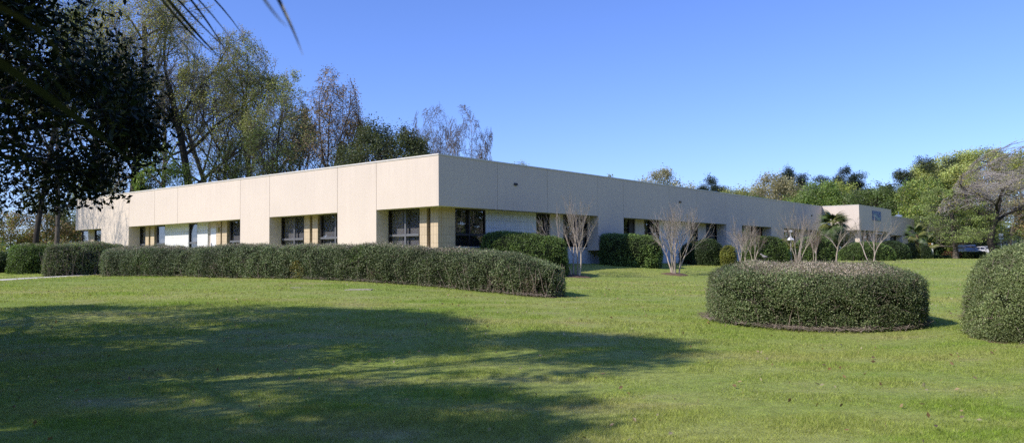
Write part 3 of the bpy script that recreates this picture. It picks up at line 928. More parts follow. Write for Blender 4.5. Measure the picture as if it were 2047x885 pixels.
# long clipped hedge in front of the corner: front base line in the picture, moved back by half its width
fb = [at(180, 553, 35.3), at(330, 553, 33), at(450, 556, 31), at(570, 559, 29.6), at(680, 562, 28.2), at(800, 570, 26.8), at(950, 584, 25.0), at(1045, 595, 23.9), at(1092, 600, 23.4)]
fb = np.array(fb)[:, :2]
tn = unit(np.gradient(fb, axis=0)); nr = np.stack([-tn[:, 1], tn[:, 0]], -1)
MAINP = fb + nr * .85
yp = at(603, 545, 30.0)
hedge('clipped_hedge', 'long curving clipped hedge in front of the sunlit wall, with browned top', 'hedge', MAINP, .85, 1.28, 270000, .041, HEDGE, seed=1, top=BROWN, topf=.55,
      twig=1700, sticks=170, hprof=([0, .80, .93, 1], [1, 1, .95, .82]), thin=.45, endr=1.25, tuck=.16,
      spots=[(*at(600, 540, 29.6), .42, (.30, .24, .04), .55), (*at(705, 500, 28.0), .45, (.13, .2, .03), .4), (*at(280, 520, 33.6), .5, (.12, .18, .03), .35), (*at(1060, 575, 23.6), .5, (.20, .15, .10), .5), (*at(985, 575, 24.5), .4, (.22, .17, .12), .45), (*at(730, 550, 27.4), .35, (.2, .15, .1), .5), (*at(420, 540, 31.2), .35, (.2, .15, .1), .4)], bump=.085, lmat=M_GLOSS)
# oval hedge island on the right lawn
ovc = np.array([at(1413, 600, 18.6)[:2], at(1842, 600, 18.0)[:2]])
dirv = unit(ovc[1] - ovc[0])
OVAL = [ovc[0] + dirv * .02, ovc[0] * .75 + ovc[1] * .25, ovc.mean(0), ovc[0] * .25 + ovc[1] * .75, ovc[1] - dirv * .02]
hedge('clipped_hedge', 'free standing oval hedge island on the right lawn with a dry brown top', 'hedge', OVAL, 1.66, 1.28, 250000, .034, HEDGE, seed=2, top=BROWN, topf=.85,
      twig=1500, sticks=24, thin=.1, endr=2.2, nexp=6.5, tuck=.09, bump=.075, lmat=M_GLOSS)
OVC = ovc.mean(0)
# big mound at the right edge
hedge('rounded_bush', 'large rounded clipped bush cut off by the right edge of the picture', 'bush', [onground(1935, 15.4)[:2], onground(2130, 15.2)[:2], onground(2330, 15.0)[:2]], 1.75, 1.88, 240000, .033,
      [(.18, .225, .085), (.13, .175, .06), (.25, .285, .12)], seed=3, twig=900, top=[(.13, .13, .06), (.10, .12, .045)], topf=.3, blob=True, nexp=2.5, endr=1.9, bump=.09, loose=.04, depth=.10, lmat=M_GLOSS)
# left shrubs
hedge('rounded_bush', 'clipped rounded bush with a bare twiggy patch, left of the long hedge beside the path', 'bush', [onground(92, 39.0)[:2], onground(165, 40.5)[:2], onground(238, 43.0)[:2]], 1.3, 1.62, 36000, .065,
      HEDGE, seed=4, top=BROWN, topf=.5, twig=1600, sticks=90, thin=.4, endr=1.1, nexp=3.0, bump=.08,
      spots=[(*at(140, 510, 38.2), .62, (.20, .14, .10), .8), (*at(120, 538, 37.9), .6, (.18, .13, .09), .7), (*at(164, 527, 38.6), .25, (.30, .09, .03), .5)])
hedge('rounded_bush', 'clipped green bush leftmost of the row, half in shade', 'bush', [onground(22, 43.0)[:2], onground(62, 43.8)[:2], onground(104, 45)[:2]], 1.25, 1.62, 22000, .07, BUSHG, seed=5, top=BROWN, topf=.4, endr=.9, nexp=3.2, bump=.08)
hedge('rounded_bush', 'dark low bush cut off by the left edge of the picture', 'bush', [onground(-60, 45.0)[:2], onground(-20, 45.2)[:2], onground(18, 46)[:2]], 1.0, 1.2, 9000, .075, SHADE, seed=6, endr=.8)


def shrub(label, x0, x1, ytop, Y, cols, n=9000, leaf=.085, seed=1, nexp=2.6, hw=None, blob=True, bump=.06, **kw):
    a = onground(x0, Y); b = onground(x1, Y)
    m = (a + b) / 2
    H = at((x0 + x1) / 2, ytop, Y)[2] - m[2]
    L = np.linalg.norm(b[:2] - a[:2])
    return hedge('clipped_shrub', label, 'shrub', [a[:2], m[:2], b[:2]], hw or min(L / 2, 1.6), H, n, leaf, cols, seed=seed, blob=blob, nexp=nexp, endr=L / 2 if blob else L * .3,
                 bump=bump, group='clipped shrubs along the shaded wall', **kw)


shrub('wide dark green shrub below the white block wall, behind the long hedge end', 962, 1136, 467, 39.6, BUSHG, 26000, .07, 21, 3.0, 1.35, blob=False)
shrub('boxy two lobed shrub against the wall between the first and second crape myrtle', 1198, 1322, 469, 48.0, BUSHG, 20000, .075, 22, 3.6, 1.25, blob=False, lmat=M_GLOSS)
shrub('dark round shrub just right of the second crape myrtle', 1385, 1446, 475, 53.5, SHADE, 9000, .085, 23, 2.6)
shrub('shadowed shrub directly behind the second crape myrtle', 1358, 1398, 485, 54.5, SHADE, 5000, .085, 24, 2.6)
shrub('small yellow green round shrub left of the third crape myrtle', 1440, 1473, 488, 52.0, LIME, 5000, .07, 25, 2.3)
shrub('large dome shaped green shrub right of the third crape myrtle', 1484, 1575, 471, 58.0, BUSHG, 13000, .085, 26, 2.5)
shrub('yellow green sloping shrub behind the white garden lamp', 1542, 1592, 476, 63.0, LIME, 6500, .085, 27, 2.5)
shrub('domed green shrub between the fourth and fifth crape myrtle', 1588, 1668, 471, 62.5, BUSHG, 11000, .09, 28, 2.5)
shrub('long smooth oval shrub under the entrance block', 1677, 1787, 484, 71.0, BUSHG, 15000, .085, 29, 2.5)
shrub('dark shrub in the shade right of the long oval shrub', 1750, 1817, 481, 79.0, SHADE, 8000, .11, 30, 2.6)
shrub('yellowish shrub to the left of the windmill palm trunk', 1800, 1838, 485, 90.0, [(.15, .17, .04), (.19, .2, .06)], 6000, .11, 31, 2.6)
shrub('dark green shrub between the two small palms', 1834, 1862, 490, 94.0, SHADE, 4000, .12, 32, 2.6)
shrub('dark shadowed shrub low between the lamp and the fourth crape myrtle', 1570, 1600, 497, 60.0, SHADE, 3500, .1, 33, 2.6)
# far low hedges
hedge('boxed_hedge', 'low far hedge reddish at its left end, in front of the parked vehicles', 'hedge', [onground(1886, 112)[:2], onground(1925, 112)[:2], onground(1972, 112)[:2]], .9, 1.0, 7000, .14,
      GREEN + SHADE, seed=41, endr=.8, spots=[(*at(1892, 503, 111.2), 2.2, (.20, .07, .05), .7)])
hedge('boxed_hedge', 'dark low hedge left of the cypress trunk', 'hedge', [onground(1858, 104)[:2], onground(1880, 104)[:2], onground(1900, 104)[:2]], .6, .55, 3500, .12, SHADE, seed=42, endr=.6)
hedge('boxed_hedge', 'dark tall hedge in front of the white far building', 'hedge', [onground(1958, 124)[:2], onground(2010, 124)[:2], onground(2070, 124)[:2]], .9, 1.9, 7000, .16, SHADE, seed=43, endr=.8)
hedge('boxed_hedge', 'dark screen of shrubbery behind the parked vehicles', 'hedge', [onground(1868, 138)[:2], onground(1920, 139)[:2], onground(1990, 140)[:2]], 1.4, 4.2, 12000, .3, SHADE + GREEN, seed=44, endr=1.5, bump=.3)

# mulch and dry litter
M_MULCH = simple('mulch', (.15, .10, .07), .95, var=.5, scale=25, bump=.8, spec=.1)


def disc_on_ground(name, c, rx, ry, m, h=.04, ang=0.0, n=40, seed=0):
    rs = np.linspace(0, 1, 7)
    a = np.linspace(0, 2 * np.pi, n, endpoint=False)
    wob = 1 + .07 * np.sin(3 * a + seed) + .05 * np.sin(7 * a + seed * 2) + .04 * np.sin(11 * a)
    X = np.outer(rs, np.cos(a) * wob) * rx; Y = np.outer(rs, np.sin(a) * wob) * ry
    x = c[0] + X * math.cos(ang) - Y * math.sin(ang); y = c[1] + X * math.sin(ang) + Y * math.cos(ang)
    z = gz(x, y).reshape(x.shape) + (h * (1 - rs ** 2))[:, None] + .006
    z[-1] -= .03
    v = np.stack([x, y, z], -1).reshape(-1, 3); q = []
    for i in range(6):
        for j in range(n):
            k = (j + 1) % n
            q.append((i * n + j, (i + 1) * n + j, (i + 1) * n + k, i * n + k))
    o = mk(name, v, q, mats=(m,), smooth=True)
    return tag(o, kind='structure')


disc_on_ground('mulch_bed', OVC, 2.28, 1.60, M_MULCH, .05, math.atan2(dirv[1], dirv[0]), seed=1)
disc_on_ground('mulch_bed', onground(2150, 15.2)[:2], 2.15, 1.75, M_MULCH, .05, seed=4)
strip_on_ground('mulch_strip', MAINP, 1.6, M_MULCH, .02)


def litter(name, label, centre_fn, n, seed, cols, size):
    rng = np.random.default_rng(seed)
    p = centre_fn(rng, n)
    z = gz(p[:, 0], p[:, 1]) + .06 + rng.random(len(p)) * .05
    P = np.concatenate([p, z[:, None]], 1)
    d = unit(np.stack([rng.normal(0, 1, len(p)), rng.normal(0, 1, len(p)), rng.normal(0, .35, len(p))], -1))
    L = rng.uniform(.4, 1.3, (len(p), 1)) * size
    k = np.linspace(-.5, .5, 3)[None, :, None]
    pts = P[:, None] + d[:, None] * k * L[:, None] + rng.normal(0, .012, (len(p), 3, 3))
    v, q = tubes(pts, np.full((len(p), 3), .0045) * np.array([1, 1, .6]), 3)
    o = mk(name, v, q, mats=(M_TWIGD,))
    tag(o, label, 'dry twigs', kind='stuff')


def ring_oval(rng, n):
    a = rng.uniform(np.pi * .95, 2.05 * np.pi, n)
    r = rng.normal(.93, .06, n)
    loc = np.stack([np.cos(a) * 2.46 * r, np.sin(a) * 1.74 * r], -1)
    an = math.atan2(dirv[1], dirv[0])
    return OVC + np.stack([loc[:, 0] * math.cos(an) - loc[:, 1] * math.sin(an), loc[:, 0] * math.sin(an) + loc[:, 1] * math.cos(an)], -1)


litter('dry_litter', 'dry brown twigs and clippings round the foot of the oval hedge', ring_oval, 1100, 5, None, .2)


def ring_main(rng, n):
    t = rng.uniform(0, len(fb) - 1.001, n); k = t.astype(int); f = (t - k)[:, None]
    return fb[k] * (1 - f) + fb[k + 1] * f + nr[k] * rng.normal(.12, .14, (n, 1))


litter('dry_litter', 'thin line of dry twigs along the foot of the long hedge', ring_main, 1000, 6, None, .14)

# ------------------------------------------------------------------ crape myrtles
ST['crape'] = dict(levels=[dict(n=4, t=(.5, 1), a=(10, 36), l=(.75, 1.0), s=6, w=.06, up=.035, r=.55, cone=.1),
                           dict(n=7, t=(.15, 1), a=(12, 36), l=(.42, .74), s=5, w=.07, up=.035, r=.45, cone=.2),
                           dict(n=5, t=(.2, 1), a=(12, 38), l=(.38, .66), s=4, w=.08, up=.03, r=.5, cone=.2)], trunk=.55)


def crape(label, px, py, Y, x0, x1, ytop, seed, stems=5, n=900, cols=None, r0=.035, twig=M_TWIGC):
    g = onground(px, Y)
    H = at(px, ytop, Y)[2] - g[2]
    t = make_tree('crape_myrtle', label, 'tree', g, H, (x1 - x0) * Y / F_PX, 'crape', leaves=n, leaf=.05, cols=cols or [(.30, .22, .14), (.24, .17, .11), (.2, .2, .08)],
                  bark=M_BARKP, twig=twig, seed=seed, r0=r0, stems=stems, spread=.21, pct=97, rmin=.0045, clump=.02, group='leafless crape myrtles along the shaded wall', zmin=H * .6)
    disc_on_ground('mulch_ring', g[:2], .80, .74, M_MULCH, .11, seed=seed)
    return t


crape('bare crape myrtle nearest the roof corner, pale forked trunk in a mulch ring', 1150, 553, 39.5, 1086, 1226, 386, 511, 4, r0=.05)
crape('bare many stemmed crape myrtle in front of the white wall, second from the corner', 1349, 549, 43.5, 1296, 1422, 404, 502, 7, r0=.04)
crape('bare crape myrtle behind the left end of the oval hedge, third from the corner', 1484, 530, 49.0, 1450, 1530, 432, 503, 4)
crape('bare wide crape myrtle beside the white garden lamp', 1594, 528, 55.0, 1546, 1640, 412, 504, 6)
crape('bare crape myrtle with one slim trunk in front of the fan palm', 1671, 525, 60.0, 1638, 1708, 442, 505, 1, r0=.075)
crape('bare wide crape myrtle in front of the long oval shrub, farthest from the corner', 1742, 523, 64.0, 1695, 1788, 430, 506, 3, r0=.05)
crape('small reddish crape myrtle between the third and fourth ones', 1506, 526, 56.5, 1482, 1532, 448, 507, 3, twig=M_TWIGR)
crape('small reddish crape myrtle in front of the domed shrub', 1629, 520, 60.5, 1605, 1655, 455, 508, 3, twig=M_TWIGR)

# ------------------------------------------------------------------ office building
def stucco(name, c, streak=.06):
    m, nt, bs, out = new_mat(name)
    tc = nt.nodes.new('ShaderNodeTexCoord'); o = tc.outputs['Object']
    a = noise_n(nt, mapping(nt, o, (2.2, 2.2, .12)), 1.6, 5, .6)
    b = noise_n(nt, o, .5, 3, .5)
    d = noise_n(nt, o, 55, 2, .6)
    c0 = tuple(x * (1 - streak) for x in c); c1 = tuple(x * (1 + streak * .7) for x in c)
    k = ramp(nt, a, [(.32, c0), (.68, c1)])
    k = mixc(nt, .5, k, ramp(nt, b, [(.3, (.93, .93, .93)), (.7, (1.04, 1.04, 1.04))]), 'MULTIPLY')
    k = mixc(nt, .10, k, ramp(nt, d, [(.3, (.85, .85, .85)), (.7, (1.08, 1.08, 1.08))]), 'MULTIPLY')
    s = noise_n(nt, mapping(nt, o, (5.0, 5.0, .05)), 1.5, 3, .7)
    k = mixc(nt, ramp(nt, s, [(.60, (0, 0, 0)), (.75, (.12, .12, .12))]), k, tuple(x * .75 for x in c))
    oi = nt.nodes.new('ShaderNodeObjectInfo')
    k = mixc(nt, 1.0, k, ramp(nt, oi.outputs['Random'], [(0, (.955, .955, .96)), (1, (1.02, 1.015, 1.0))]), 'MULTIPLY')
    sp = nt.nodes.new('ShaderNodeSeparateXYZ'); nt.links.new(o, sp.inputs[0])
    hz = nt.nodes.new('ShaderNodeMapRange'); nt.links.new(sp.outputs[2], hz.inputs[0])
    hz.inputs[1].default_value = 5.0; hz.inputs[2].default_value = 6.55
    run = noise_n(nt, mapping(nt, o, (3.2, 3.2, .10)), 2.0, 5, .75)
    gr = math_n(nt, 'MULTIPLY', ramp(nt, run, [(.46, (0, 0, 0)), (.72, (1, 1, 1))]), math_n(nt, 'MULTIPLY', hz.outputs[0], .26))
    k = mixc(nt, gr, k, tuple(x * .62 for x in c))
    nt.links.new(k, bs.inputs['Base Color'])
    bs.inputs['Roughness'].default_value = .92; bs.inputs['Specular IOR Level'].default_value = .2
    bp = nt.nodes.new('ShaderNodeBump'); bp.inputs['Strength'].default_value = .07; bp.inputs['Distance'].default_value = .01
    nt.links.new(noise_n(nt, o, 14, 3), bp.inputs['Height']); nt.links.new(bp.outputs[0], bs.inputs['Normal'])
    return m


def block_mat(name, c, mortar, bw, bh, size=.012, var=.05):
    m, nt, bs, out = new_mat(name)
    tc = nt.nodes.new('ShaderNodeTexCoord')
    sp = nt.nodes.new('ShaderNodeSeparateXYZ'); nt.links.new(tc.outputs['Object'], sp.inputs[0])
    cb = nt.nodes.new('ShaderNodeCombineXYZ')
    nt.links.new(math_n(nt, 'ADD', sp.outputs[0], sp.outputs[1]), cb.inputs[0]); nt.links.new(sp.outputs[2], cb.inputs[1])
    br = nt.nodes.new('ShaderNodeTexBrick'); br.offset = 0.0
    nt.links.new(cb.outputs[0], br.inputs['Vector'])
    br.inputs['Scale'].default_value = 1; br.inputs['Brick Width'].default_value = bw; br.inputs['Row Height'].default_value = bh
    br.inputs['Mortar Size'].default_value = size; br.inputs['Mortar Smooth'].default_value = .2
    br.inputs['Color1'].default_value = (*[x * (1 - var) for x in c], 1); br.inputs['Color2'].default_value = (*[x * (1 + var) for x in c], 1)
    br.inputs['Mortar'].default_value = (*mortar, 1)
    nz = noise_n(nt, tc.outputs['Object'], 3, 4)
    nt.links.new(mixc(nt, .6, br.outputs['Color'], ramp(nt, nz, [(.3, (.9, .9, .9)), (.7, (1.05, 1.05, 1.05))]), 'MULTIPLY'), bs.inputs['Base Color'])
    bs.inputs['Roughness'].default_value = .7
    bp = nt.nodes.new('ShaderNodeBump'); bp.inputs['Strength'].default_value = .6; bp.inputs['Distance'].default_value = .01; bp.invert = True
    nt.links.new(br.outputs['Fac'], bp.inputs['Height']); nt.links.new(bp.outputs[0], bs.inputs['Normal'])
    return m


M_STUC = stucco('stucco_cream', (.70, .595, .485), .022)
M_JOINT = simple('joint_backing', (.16, .14, .12), .95)  # dark tone of the backing seen in the panel joints
M_COPE = simple('coping_metal', (.68, .63, .55), .5, var=.05)
M_TAN = block_mat('tan_block', (.60, .47, .31), (.42, .33, .22), .2, .4, .009)
M_WHITE = block_mat('white_block', (.78, .77, .74), (.52, .52, .52), .2, .4, .009)
M_BASE = simple('base_white', (.66, .66, .66), .8, var=.06, scale=2)
M_FRAME = simple('window_frame_metal', (.20, .20, .21), .45, metal=.4, var=.08)
M_FRAMED = simple('dark_bronze_frame', (.035, .03, .028), .4, metal=.3, var=.1)
M_DOOR = simple('white_door_paint', (.80, .80, .80), .4, var=.03)
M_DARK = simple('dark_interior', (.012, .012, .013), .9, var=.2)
M_ROOF = simple('roof_membrane', (.35, .34, .33), .9, var=.1)
M_PARAP = simple('white_roofing', (.75, .77, .80), .6, var=.1, scale=2)
M_METALB = simple('galvanised_bluish', (.35, .40, .47), .35, metal=.6, var=.1)


def glass_mat():
    m, nt, bs, out = new_mat('window_glass')
    gl = nt.nodes.new('ShaderNodeBsdfGlossy'); gl.inputs['Roughness'].default_value = .015; gl.inputs['Color'].default_value = (.85, .9, .95, 1)
    tr = nt.nodes.new('ShaderNodeBsdfTransparent'); tr.inputs['Color'].default_value = (.80, .80, .81, 1)
    lw = nt.nodes.new('ShaderNodeLayerWeight'); lw.inputs['Blend'].default_value = .5
    fr = math_n(nt, 'MULTIPLY_ADD', math_n(nt, 'POWER', lw.outputs['Facing'], 4.0), .8); fr.node.inputs[2].default_value = .10
    mx = nt.nodes.new('ShaderNodeMixShader')
    nt.links.new(fr, mx.inputs[0]); nt.links.new(tr.outputs[0], mx.inputs[1]); nt.links.new(gl.outputs[0], mx.inputs[2])
    nt.links.new(mx.outputs[0], out.inputs[0])
    return m


M_GLASS = glass_mat()


def blind_mat():
    m, nt, bs, out = new_mat('window_blind')
    tc = nt.nodes.new('ShaderNodeTexCoord')
    sp = nt.nodes.new('ShaderNodeSeparateXYZ'); nt.links.new(tc.outputs['Object'], sp.inputs[0])
    s = math_n(nt, 'SINE', math_n(nt, 'MULTIPLY', sp.outputs[2], 2 * math.pi / .06))
    nt.links.new(ramp(nt, s, [(.2, (.30, .29, .29)), (.8, (.42, .41, .41))]), bs.inputs['Base Color'])
    bs.inputs['Roughness'].default_value = .8
    return m


M_BLIND = blind_mat()
M_BLIND_SHADE = simple('shade_toned_blind', (.07, .065, .06), .8, var=.5, scale=.8)  # blind colour darkened to carry the shade of the shaded wall's windows

bld = empty('office_building', (float(C2[0]), float(C2[1]), 0.0), TH)
tag(bld, 'long low cream stucco office building with deep overhanging fascia and recessed windows', 'building')


def plane_hit(px, axis, w):
    """distance along a wall (local) where the line of sight of column px meets the wall plane"""
    d = ray(px, 455)[:2]
    A = np.stack([dR, dL], 0)          # world -> local
    c = A @ (-C2); dd = A @ d
    t = (w - c[axis]) / dd[axis]
    return (c + dd * t)[1 - axis]


uL = lambda px, w=0.0: float(plane_hit(px, 0, w))     # along the sunlit wall (local y)
uR = lambda px, w=0.0: float(plane_hit(px, 1, w))     # along the shaded wall (local x)


def zat(px, py, axis, w):
    d = ray(px, py); A = np.stack([dR, dL], 0)
    c = A @ (-C2); dd = A @ d[:2]
    return EYE + d[2] * (w - c[axis]) / dd[axis]


Z_TOP = zat(877, 309.5, 0, 0.0)
Z_SOF = zat(877, 411, 0, 0.0)
Z_GND = .7
# recess depth from the visible return of the first pier
lo_, hi_ = .2, 3.0
for _ in range(40):
    w_ = (lo_ + hi_) / 2
    # inner end of the return at column 777: y (along wall) must equal the pier edge
    if uL(777, w_) < uL(752.4, 0): lo_ = w_
    else: hi_ = w_
REC = w_
Z_PB = zat(1196, 500, 1, 0)           # underside of the hanging piers
Z_SILL = zat(940, 492.5, 1, REC)
Z_BAR = zat(825, 469, 0, REC)
TK = .16; JT = .012
print('building', REC, Z_TOP, Z_SOF, Z_PB, Z_SILL, Z_BAR, 'len', uL(151), uR(1644), uR(1828))
END_L = uL(151); END_R = uR(1828)
THICK = 13.0


def Lbox(mb, a, b, w0, w1, z0, z1):    # along sunlit wall a..b, depth w0..w1
    return mb.box(w0, w1, min(a, b), max(a, b), z0, z1)


def Rbox(mb, a, b, w0, w1, z0, z1):
    return mb.box(min(a, b), max(a, b), w0, w1, z0, z1)


def panel(side, p0, p1, z0, first=False):
    u = uL if side == 'L' else uR; bx = Lbox if side == 'L' else Rbox
    a, b = sorted((u(p0), u(p1)))
    if first: a = TK if side == 'L' else 0.0
    mb = MB(); bx(mb, a + (0 if first else JT), b - JT, 0, TK, z0, Z_TOP)
    return mb.build('wall_panel', M_STUC, bld)


LP = [(877, 752.4, 0), (752.4, 674.4, 1), (674.4, 538.6, 0), (538.6, 480, 1), (480, 354.6, 0), (354.6, 308.5, 0), (308.5, 257.4, 0), (257.4, 202, 1), (202, 151, 0)]
for i, (a, b, pier) in enumerate(LP): panel('L', a, b, Z_PB if pier else Z_SOF, i == 0)
RP = [(877, 995.2, 0), (995.2, 1095.1, 0), (1095.1, 1196, 0), (1196, 1247, 1), (1247, 1339, 0), (1339, 1393.6, 0), (1393.6, 1452, 0), (1452, 1483.5, 1), (1483.5, 1541.7, 0),
      (1541.7, 1567, 1), (1567, 1612, 0), (1612, 1648, 0), (1740, 1766, 0), (1766, 1778.5, 1), (1778.5, 1803, 0), (1803, 1814, 1), (1814, 1828, 0)]
for i, (a, b, pier) in enumerate(RP): panel('R', a, b, Z_PB if pier else Z_SOF, i == 0)
# pier returns (cheeks running back to the recessed wall)
def cheek(side, p, z0):
    u = uL if side == 'L' else uR; a = u(p)
    mb = MB(); return a


def pier_body(side, p0, p1):
    u = uL if side == 'L' else uR; bx = Lbox if side == 'L' else Rbox
    a, b = sorted((u(p0), u(p1)))
    mb = MB(); bx(mb, a + JT, b - JT, TK, REC - .01, Z_PB, Z_SOF - .004)
    mb.build('pier_return', M_STUC, bld)


for a, b, pier in LP:
    if pier: pier_body('L', a, b)
for a, b, pier in RP:
    if pier: pier_body('R', a, b)
# joint backing behind panels
mb = MB(); mb.box(TK + .002, TK + .05, TK + .06, END_L - .02, Z_SOF + .06, Z_TOP - .05); mb.build('panel_backing', M_JOINT, bld)
mb = MB(); mb.box(TK + .06, END_R - .02, TK + .002, TK + .05, Z_SOF + .06, Z_TOP - .05); mb.build('panel_backing', M_JOINT, bld)
# coping
mb = MB(); mb.box(-.03, .24, -.03, END_L + .03, Z_TOP + .002, Z_TOP + .07); mb.build('roof_coping', M_COPE, bld)
mb = MB(); mb.box(.243, END_R + .03, -.03, .24, Z_TOP + .002, Z_TOP + .07); mb.build('roof_coping', M_COPE, bld)
# soffits
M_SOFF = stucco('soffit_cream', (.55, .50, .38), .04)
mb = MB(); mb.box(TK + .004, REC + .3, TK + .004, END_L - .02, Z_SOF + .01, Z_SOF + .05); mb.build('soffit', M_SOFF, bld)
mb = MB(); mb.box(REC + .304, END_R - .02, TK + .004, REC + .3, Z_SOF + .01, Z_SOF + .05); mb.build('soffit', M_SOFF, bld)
# roof sheets and hidden back walls
mb = MB(); mb.box(.25, THICK, .25, END_L - .05, Z_TOP - .35, Z_TOP - .3); mb.build('flat_roof', M_ROOF, bld)
mb = MB(); mb.box(THICK + .004, END_R - .05, .25, THICK, Z_TOP - .35, Z_TOP - .3); mb.build('flat_roof', M_ROOF, bld)
mb = MB(); mb.box(THICK - .2, THICK, THICK, END_L - .1, Z_GND, Z_TOP - .36); mb.build('back_wall', M_STUC, bld)
mb = MB(); mb.box(THICK + .01, END_R, THICK - .2, THICK, Z_GND, Z_TOP - .36); mb.build('back_wall', M_STUC, bld)
mb = MB(); mb.box(.18, THICK, END_L - .16, END_L, Z_SOF + .0, Z_TOP); mb.build('end_wall', M_STUC, bld)
mb = MB(); mb.box(REC, THICK - .21, END_L - .5, END_L - .3, Z_GND, Z_SOF + .005); mb.build('end_wall', M_STUC, bld)
mb = MB(); mb.box(END_R - .16, END_R, .18, THICK, Z_SOF, Z_TOP); mb.build('end_wall', M_STUC, bld)
mb = MB(); mb.box(END_R - .5, END_R - .3, REC, THICK - .21, Z_GND, Z_SOF + .005); mb.build('end_wall', M_STUC, bld)
# dark rooms behind the glass
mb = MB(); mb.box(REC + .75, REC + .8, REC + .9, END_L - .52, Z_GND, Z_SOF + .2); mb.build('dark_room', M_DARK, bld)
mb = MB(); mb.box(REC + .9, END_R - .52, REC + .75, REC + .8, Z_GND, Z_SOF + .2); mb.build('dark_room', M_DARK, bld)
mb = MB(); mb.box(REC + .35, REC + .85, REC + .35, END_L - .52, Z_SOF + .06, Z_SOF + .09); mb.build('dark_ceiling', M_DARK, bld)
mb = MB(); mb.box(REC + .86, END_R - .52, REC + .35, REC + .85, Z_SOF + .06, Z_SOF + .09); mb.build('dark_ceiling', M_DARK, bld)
# continuous base wall below the windows
mb = MB(); mb.box(REC + .03, REC + .2, REC + .25, END_L - .51, Z_GND, Z_SILL - .06); mb.build('base_wall', M_BASE, bld)
mb = MB(); mb.box(REC + .21, END_R - .51, REC + .03, REC + .2, Z_GND, Z_SILL - .06); mb.build('base_wall', M_BASE, bld)


def solid(side, p0, p1, m, name, proud=0.0, z0=None, z1=None, dep=.25):
    u = uL if side == 'L' else uR; bx = Lbox if side == 'L' else Rbox
    a, b = sorted((u(p0, REC - proud), u(p1, REC - proud)))
    mb = MB(); bx(mb, a, b, REC - proud, REC + dep, Z_GND if z0 is None else z0, Z_SOF + .006 if z1 is None else z1)
    return mb.build(name, m, bld)


def window(side, p0, p1, mull=(), bar=True, blind=True, frame_m=None, label=None):
    u = uL if side == 'L' else uR; bx = Lbox if side == 'L' else Rbox
    fm = frame_m or M_FRAME
    a, b = sorted((u(p0, REC), u(p1, REC)))
    z0, z1 = Z_SILL, Z_SOF + .004
    r = empty('window', (0, 0, 0)); r.parent = bld
    fw = .06
    mb = MB(); bx(mb, a, a + fw, REC + .02, REC + .14, z0, z1); bx(mb, b - fw, b, REC + .02, REC + .14, z0, z1)
    bx(mb, a + fw, b - fw, REC + .02, REC + .14, z0, z0 + fw); bx(mb, a + fw, b - fw, REC + .02, REC + .14, z1 - fw, z1)
    mb.build('window_frame', M_FRAMED, r)
    mb = MB(); bx(mb, a + fw, b - fw, REC + .085, REC + .095, z0 + fw, z1 - fw); mb.build('pane', M_GLASS, r)
    if bar:
        mb = MB(); bx(mb, a + fw + .003, b - fw - .003, REC - .02, REC + .08, Z_BAR - .06, Z_BAR + .05); mb.build('glazing_bar', fm, r)
    for k in mull:
        c = u(k, REC)
        mb = MB(); bx(mb, c - .05, c + .05, REC - .025, REC + .083, z0 + fw, z1 - fw - .003); mb.build('mullion', fm, r)
    if blind:
        mb = MB(); bx(mb, a + .02, b - .02, REC + .22, REC + .24, z0 + .05, z1); mb.build('blind', M_BLIND if side == 'L' else M_BLIND_SHADE, r)
    mb = MB(); bx(mb, a, b, REC - .05, REC + .15, z0 - .058, z0 - .003); mb.build('sill', M_BASE, r)
    return r


# sunlit wall
window('L', 777, 839, (810.5,))
solid('L', 839, 853, M_TAN, 'tan_pier'); solid('L', 853, 860.5, M_FRAMED, 'slot_panel', -.2, dep=.26)
solid('L', 860.5, 875.6, M_TAN, 'corner_pier', dep=.25)
window('L', 563, 608, (588.7,)); solid('L', 608, 619, M_TAN, 'tan_pier'); solid('L', 619, 624.5, M_FRAMED, 'slot_panel', -.2, dep=.26)
solid('L', 624.5, 635, M_TAN, 'tan_pier'); window('L', 640, 676, (671,))
window('L', 280, 291); solid('L', 291, 297.5, M_TAN, 'tan_pier'); solid('L', 297.5, 301, M_FRAMED, 'slot_panel', -.2, dep=.26); solid('L', 301, 308.5, M_TAN, 'tan_pier')
window('L', 313, 330); solid('L', 330, 377, M_WHITE, 'white_block_wall'); window('L', 378, 394.5); solid('L', 394.5, 415.3, M_WHITE, 'white_block_wall')
solid('L', 415.3, 421, M_STUC, 'door_jamb', -.12, dep=.3)
a, b = sorted((uL(421.3, REC + .05), uL(432, REC + .05)))
dz = zat(426, 456, 0, REC)
door = MB().box(REC + .05, REC + .1, a, b, Z_GND, dz).build('door', M_DOOR, bld)
MB().box(REC + .03, REC + .05, b - .16, b - .1, dz - 1.2, dz - .95).build('handle', M_FRAMED, door)
MB().box(REC + .06, REC + .2, a, b, dz + .004, Z_SOF + .004).build('door_transom', M_STUC, bld)
solid('L', 432, 441, M_TAN, 'tan_pier'); solid('L', 441, 444, M_FRAMED, 'slot_panel', -.2, dep=.26); solid('L', 444, 453.5, M_TAN, 'tan_pier')
window('L', 459, 482)
window('L', 163, 178, bar=False); solid('L', 178, 189, M_TAN, 'tan_pier'); window('L', 189, 205, bar=False)
# wall lamp by the door
wl = MB().box(REC - .10, REC - .002, uL(437.5, REC) - .09, uL(437.5, REC) + .09, zat(437, 463, 0, REC), zat(437, 454, 0, REC)).build('wall_lamp', simple('brass_lamp', (.5, .4, .15), .4, metal=.5), bld)
